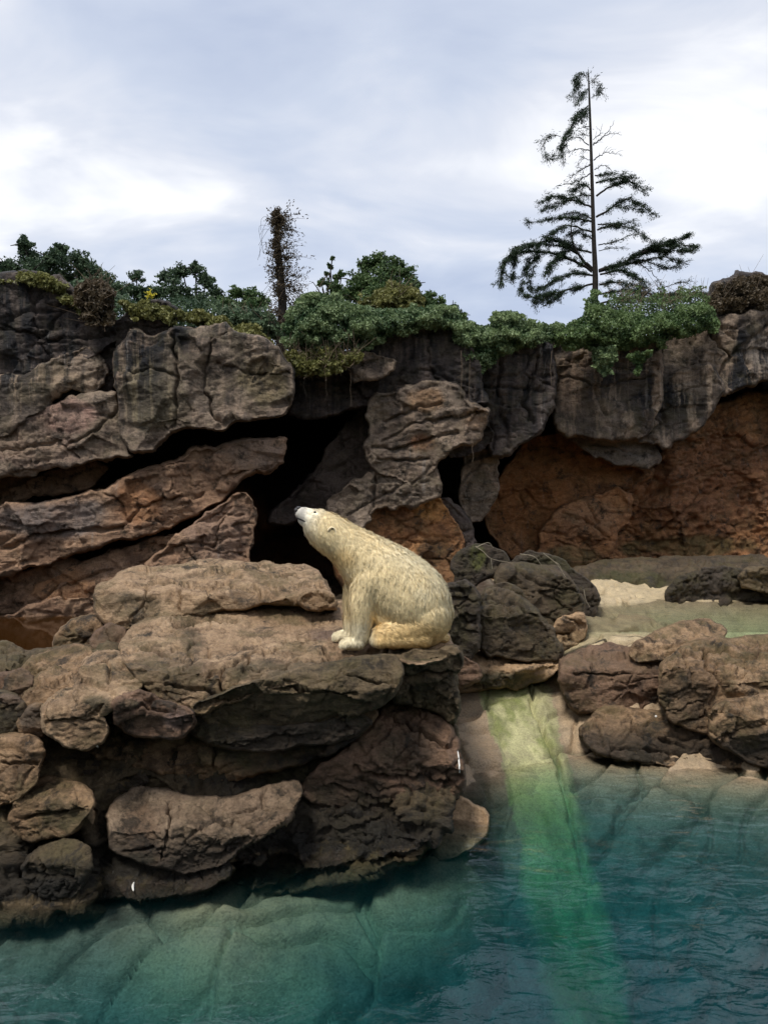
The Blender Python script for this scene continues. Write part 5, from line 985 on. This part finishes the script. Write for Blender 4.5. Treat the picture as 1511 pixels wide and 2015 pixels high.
fme = mesh_np('fur', Vf.reshape(-1, 3), [np.stack([i5, i5 + 1, i5 + 2, i5 + 3], 1), np.stack([i5 + 3, i5 + 2, i5 + 4], 1)])
fc = furcol(RP) * NR.uniform(.80, 1.12, (NF, 1)) * (1 + .16 * vnoise((RP + .015 * fbm(RP * 14, 2, 5)[:, None]) * np.array([58, 58, 13]), 31))[:, None]; tip = np.array([.90, .90, 1.0, 1.0, 1.1])
vcol(fme, 'fur', (fc[:, None, :] * tip[None, :, None]).reshape(-1, 3))
try: fme.normals_split_custom_set_from_vertices(np.repeat(RN * .8 + flow * .1 + side * NR.normal(0, .22, (NF, 1)), 5, axis=0).tolist())
except Exception as e: print('normals', e)
bear = link('polar_bear', bme, M['hide'], None, bb)
tag(bear, 'cream polar bear sitting on the rock ledge with its muzzle raised', 'polar bear')
fo = link('fur', fme, M['fur'], bear, bb); fo['kind'] = 'stuff'
# face
M['nose'] = simple_mat('bear_nose', (0.025, 0.022, 0.022), .45, .5, .2, 60); M['mouth'] = simple_mat('bear_mouth', (0.010, 0.008, 0.008), .5, .4, .2, 60); M['eye'] = simple_mat('bear_eye', (0.012, 0.009, 0.007), .15, .6, .1, 50); M['claw'] = simple_mat('bear_claw', (0.05, 0.042, 0.035), .4, .5, .2, 60)
def on_skin(zx, zy):
    o = Vector((0, 0, CAMZ)); d = (Vector(zb(zx, zy)) - o).normalized(); h = bvh.ray_cast(o, d)
    return (np.array(h[0]), np.array(h[1])) if h[0] is not None else (zb(zx, zy), np.array([0, -1, 0]))
def blob(name, sph, mat):
    parts = [(c + iv * r, it) for c, r in sph]
    V, T = merge(parts); return link(name, mesh_np(name, V, [T]), mat, bear, basept(V))
p, n = on_skin(403, 198); blob('eye', [(p - n * .002, np.array([.016, .009, .021]))], M['eye'])
p2 = p.copy(); p2[1] = 2 * BD - p[1]; blob('eye', [(p2, np.array([.010, .006, .007]))], M['eye'])
nz_ = [(zb(284, 182, 0), np.array([19, 30, 20]) * SZ), (zb(296, 167, 0), np.array([20, 26, 13]) * SZ), (zb(279, 198, 0), np.array([12, 20, 13]) * SZ)]
blob('nose', nz_, M['nose'])
mq = []
for k in range(10):
    zx = 287 + 48 * k / 9; zy = 232 + 22 * k / 9; p, n = on_skin(zx, zy)
    mq.append((p + n * .002, np.array([.010, .008, .013 - .0007 * k])))
blob('mouth', mq, M['mouth'])

M['earin'] = simple_mat('ear_inside', (0.86, 0.68, 0.38), .8, .1, .25, 60)
for sg in (1, -1):                                   # rounded ear: a thick rim standing off the head round a darker hollow
    rimp, rimr = [], []
    p, n = on_skin(512, 330)
    for a in np.linspace(-1.3, 2.9, 22):
        q = p + np.array([.046 * math.cos(a) + .004, 0, .058 * math.sin(a)]) * .95 + n * (.004 + .016 * max(0, math.sin(a * .62 + .5)))
        rimp.append(q); rimr.append(.0085)
    rimp = np.array(rimp)
    if sg < 0: rimp[:, 1] = 2 * BD - rimp[:, 1]
    rimr = np.array(rimr); rimr[[0, -1]] = .004
    V, Q = tube(rimp, rimr, 8); em = mesh_np('ear', V, [Q]); vcol(em, 'fur', np.tile(np.array([.90, .76, .50]), (len(V), 1)) * (1 + .2 * fbm(V * 40, 2, 3))[:, None])
    eo = link('ear', em, M['hide'], bear, tuple(rimp[0]))
    c = rimp.mean(0); c = c - n * .016 if sg > 0 else c; V = c + iv * np.array([.034, .012, .042]); link('ear_hollow', mesh_np('ear_hollow', V, [it]), M['earin'], eo, tuple(c))
    q = c + np.array([[-.032, 0, .006], [-.01, 0, .022], [.012, 0, .030], [.028, 0, .034]]) + n * .013 * np.array([1, 1, 1]) if sg > 0 else c + np.array([[-.03, 0, .01], [0, 0, .02], [.02, 0, .03], [.03, 0, .03]])
    V, Q = tube(q, np.array([.002, .006, .0075, .002]), 5); link('ear_canal_shade', mesh_np('ear_canal_shade', V, [Q]), M['mouth'], eo, tuple(c))  # dark strip standing in for the shadow inside the ear canal
for k in range(4):
    c = zb(556 + abs(k - 1.2) * 6, 1082, .23 + .085 - .055 * k); q = spline([c + np.array([.05, 0, .008]), c + np.array([.02, 0, .006]), c + np.array([-.004, 0, -.006])], 5)
    V, Q = tube(q, np.linspace(.009, .002, len(q)), 5); link('claw', mesh_np('claw', V, [Q]), M['claw'], bear, tuple(q[0]))

# ------------------------------------------------------------------ white droppings on the stones
M['dropping'] = simple_mat('white_dropping', (0.78, 0.77, 0.72), .6, .4, .1, 60)
bpy.context.view_layer.update(); dg = bpy.context.evaluated_depsgraph_get()
def hit(px, py):
    o = Vector((0, 0, CAMZ)); d = (Vector(P(px, py, 8.0)) - o).normalized()
    r = scn.ray_cast(dg, o, d); return (np.array(r[1]), np.array(r[2])) if r[0] else None
for pts, rr, lab in (([(219, 1402), (216, 1412), (217, 1422), (222, 1430)], .013, 'white curved dropping streak on the reddish slab edge'), ([(264, 1735), (262, 1745), (263, 1754)], .012, 'white dropping near the waterline under the pale front slab'), ([(1288, 1409), (1292, 1411)], .020, 'white dropping blob on the right bank shelf stone'), ([(900, 1478), (903, 1500), (904, 1520)], .010, 'white dropping trickle down the edge of the reddish lower stone'), ([(195, 1472), (190, 1466)], .012, 'small white dropping between two lower outcrop slabs')):
    hs = [h for h in (hit(*q) for q in np.array(spline([(a, b, 0) for a, b in pts], 12))[:, :2]) if h]
    if not hs: continue
    q = np.array([p + n * .003 for p, n in hs]); q = q if len(q) > 1 else np.vstack([q, q + .01])
    q = q[np.concatenate([[True], np.abs(np.diff(q[:, 1])) < .12])]
    if len(q) < 3: continue
    V, T = tube(q, rr * (.35 + .65 * np.sin(np.linspace(.15, 3.0, len(q)))), 6); o = link('bird_dropping', mesh_np('bird_dropping', V, [T]), M['dropping'], None, basept(V)); tag(o, lab, 'dropping', 'droppings on the stones')
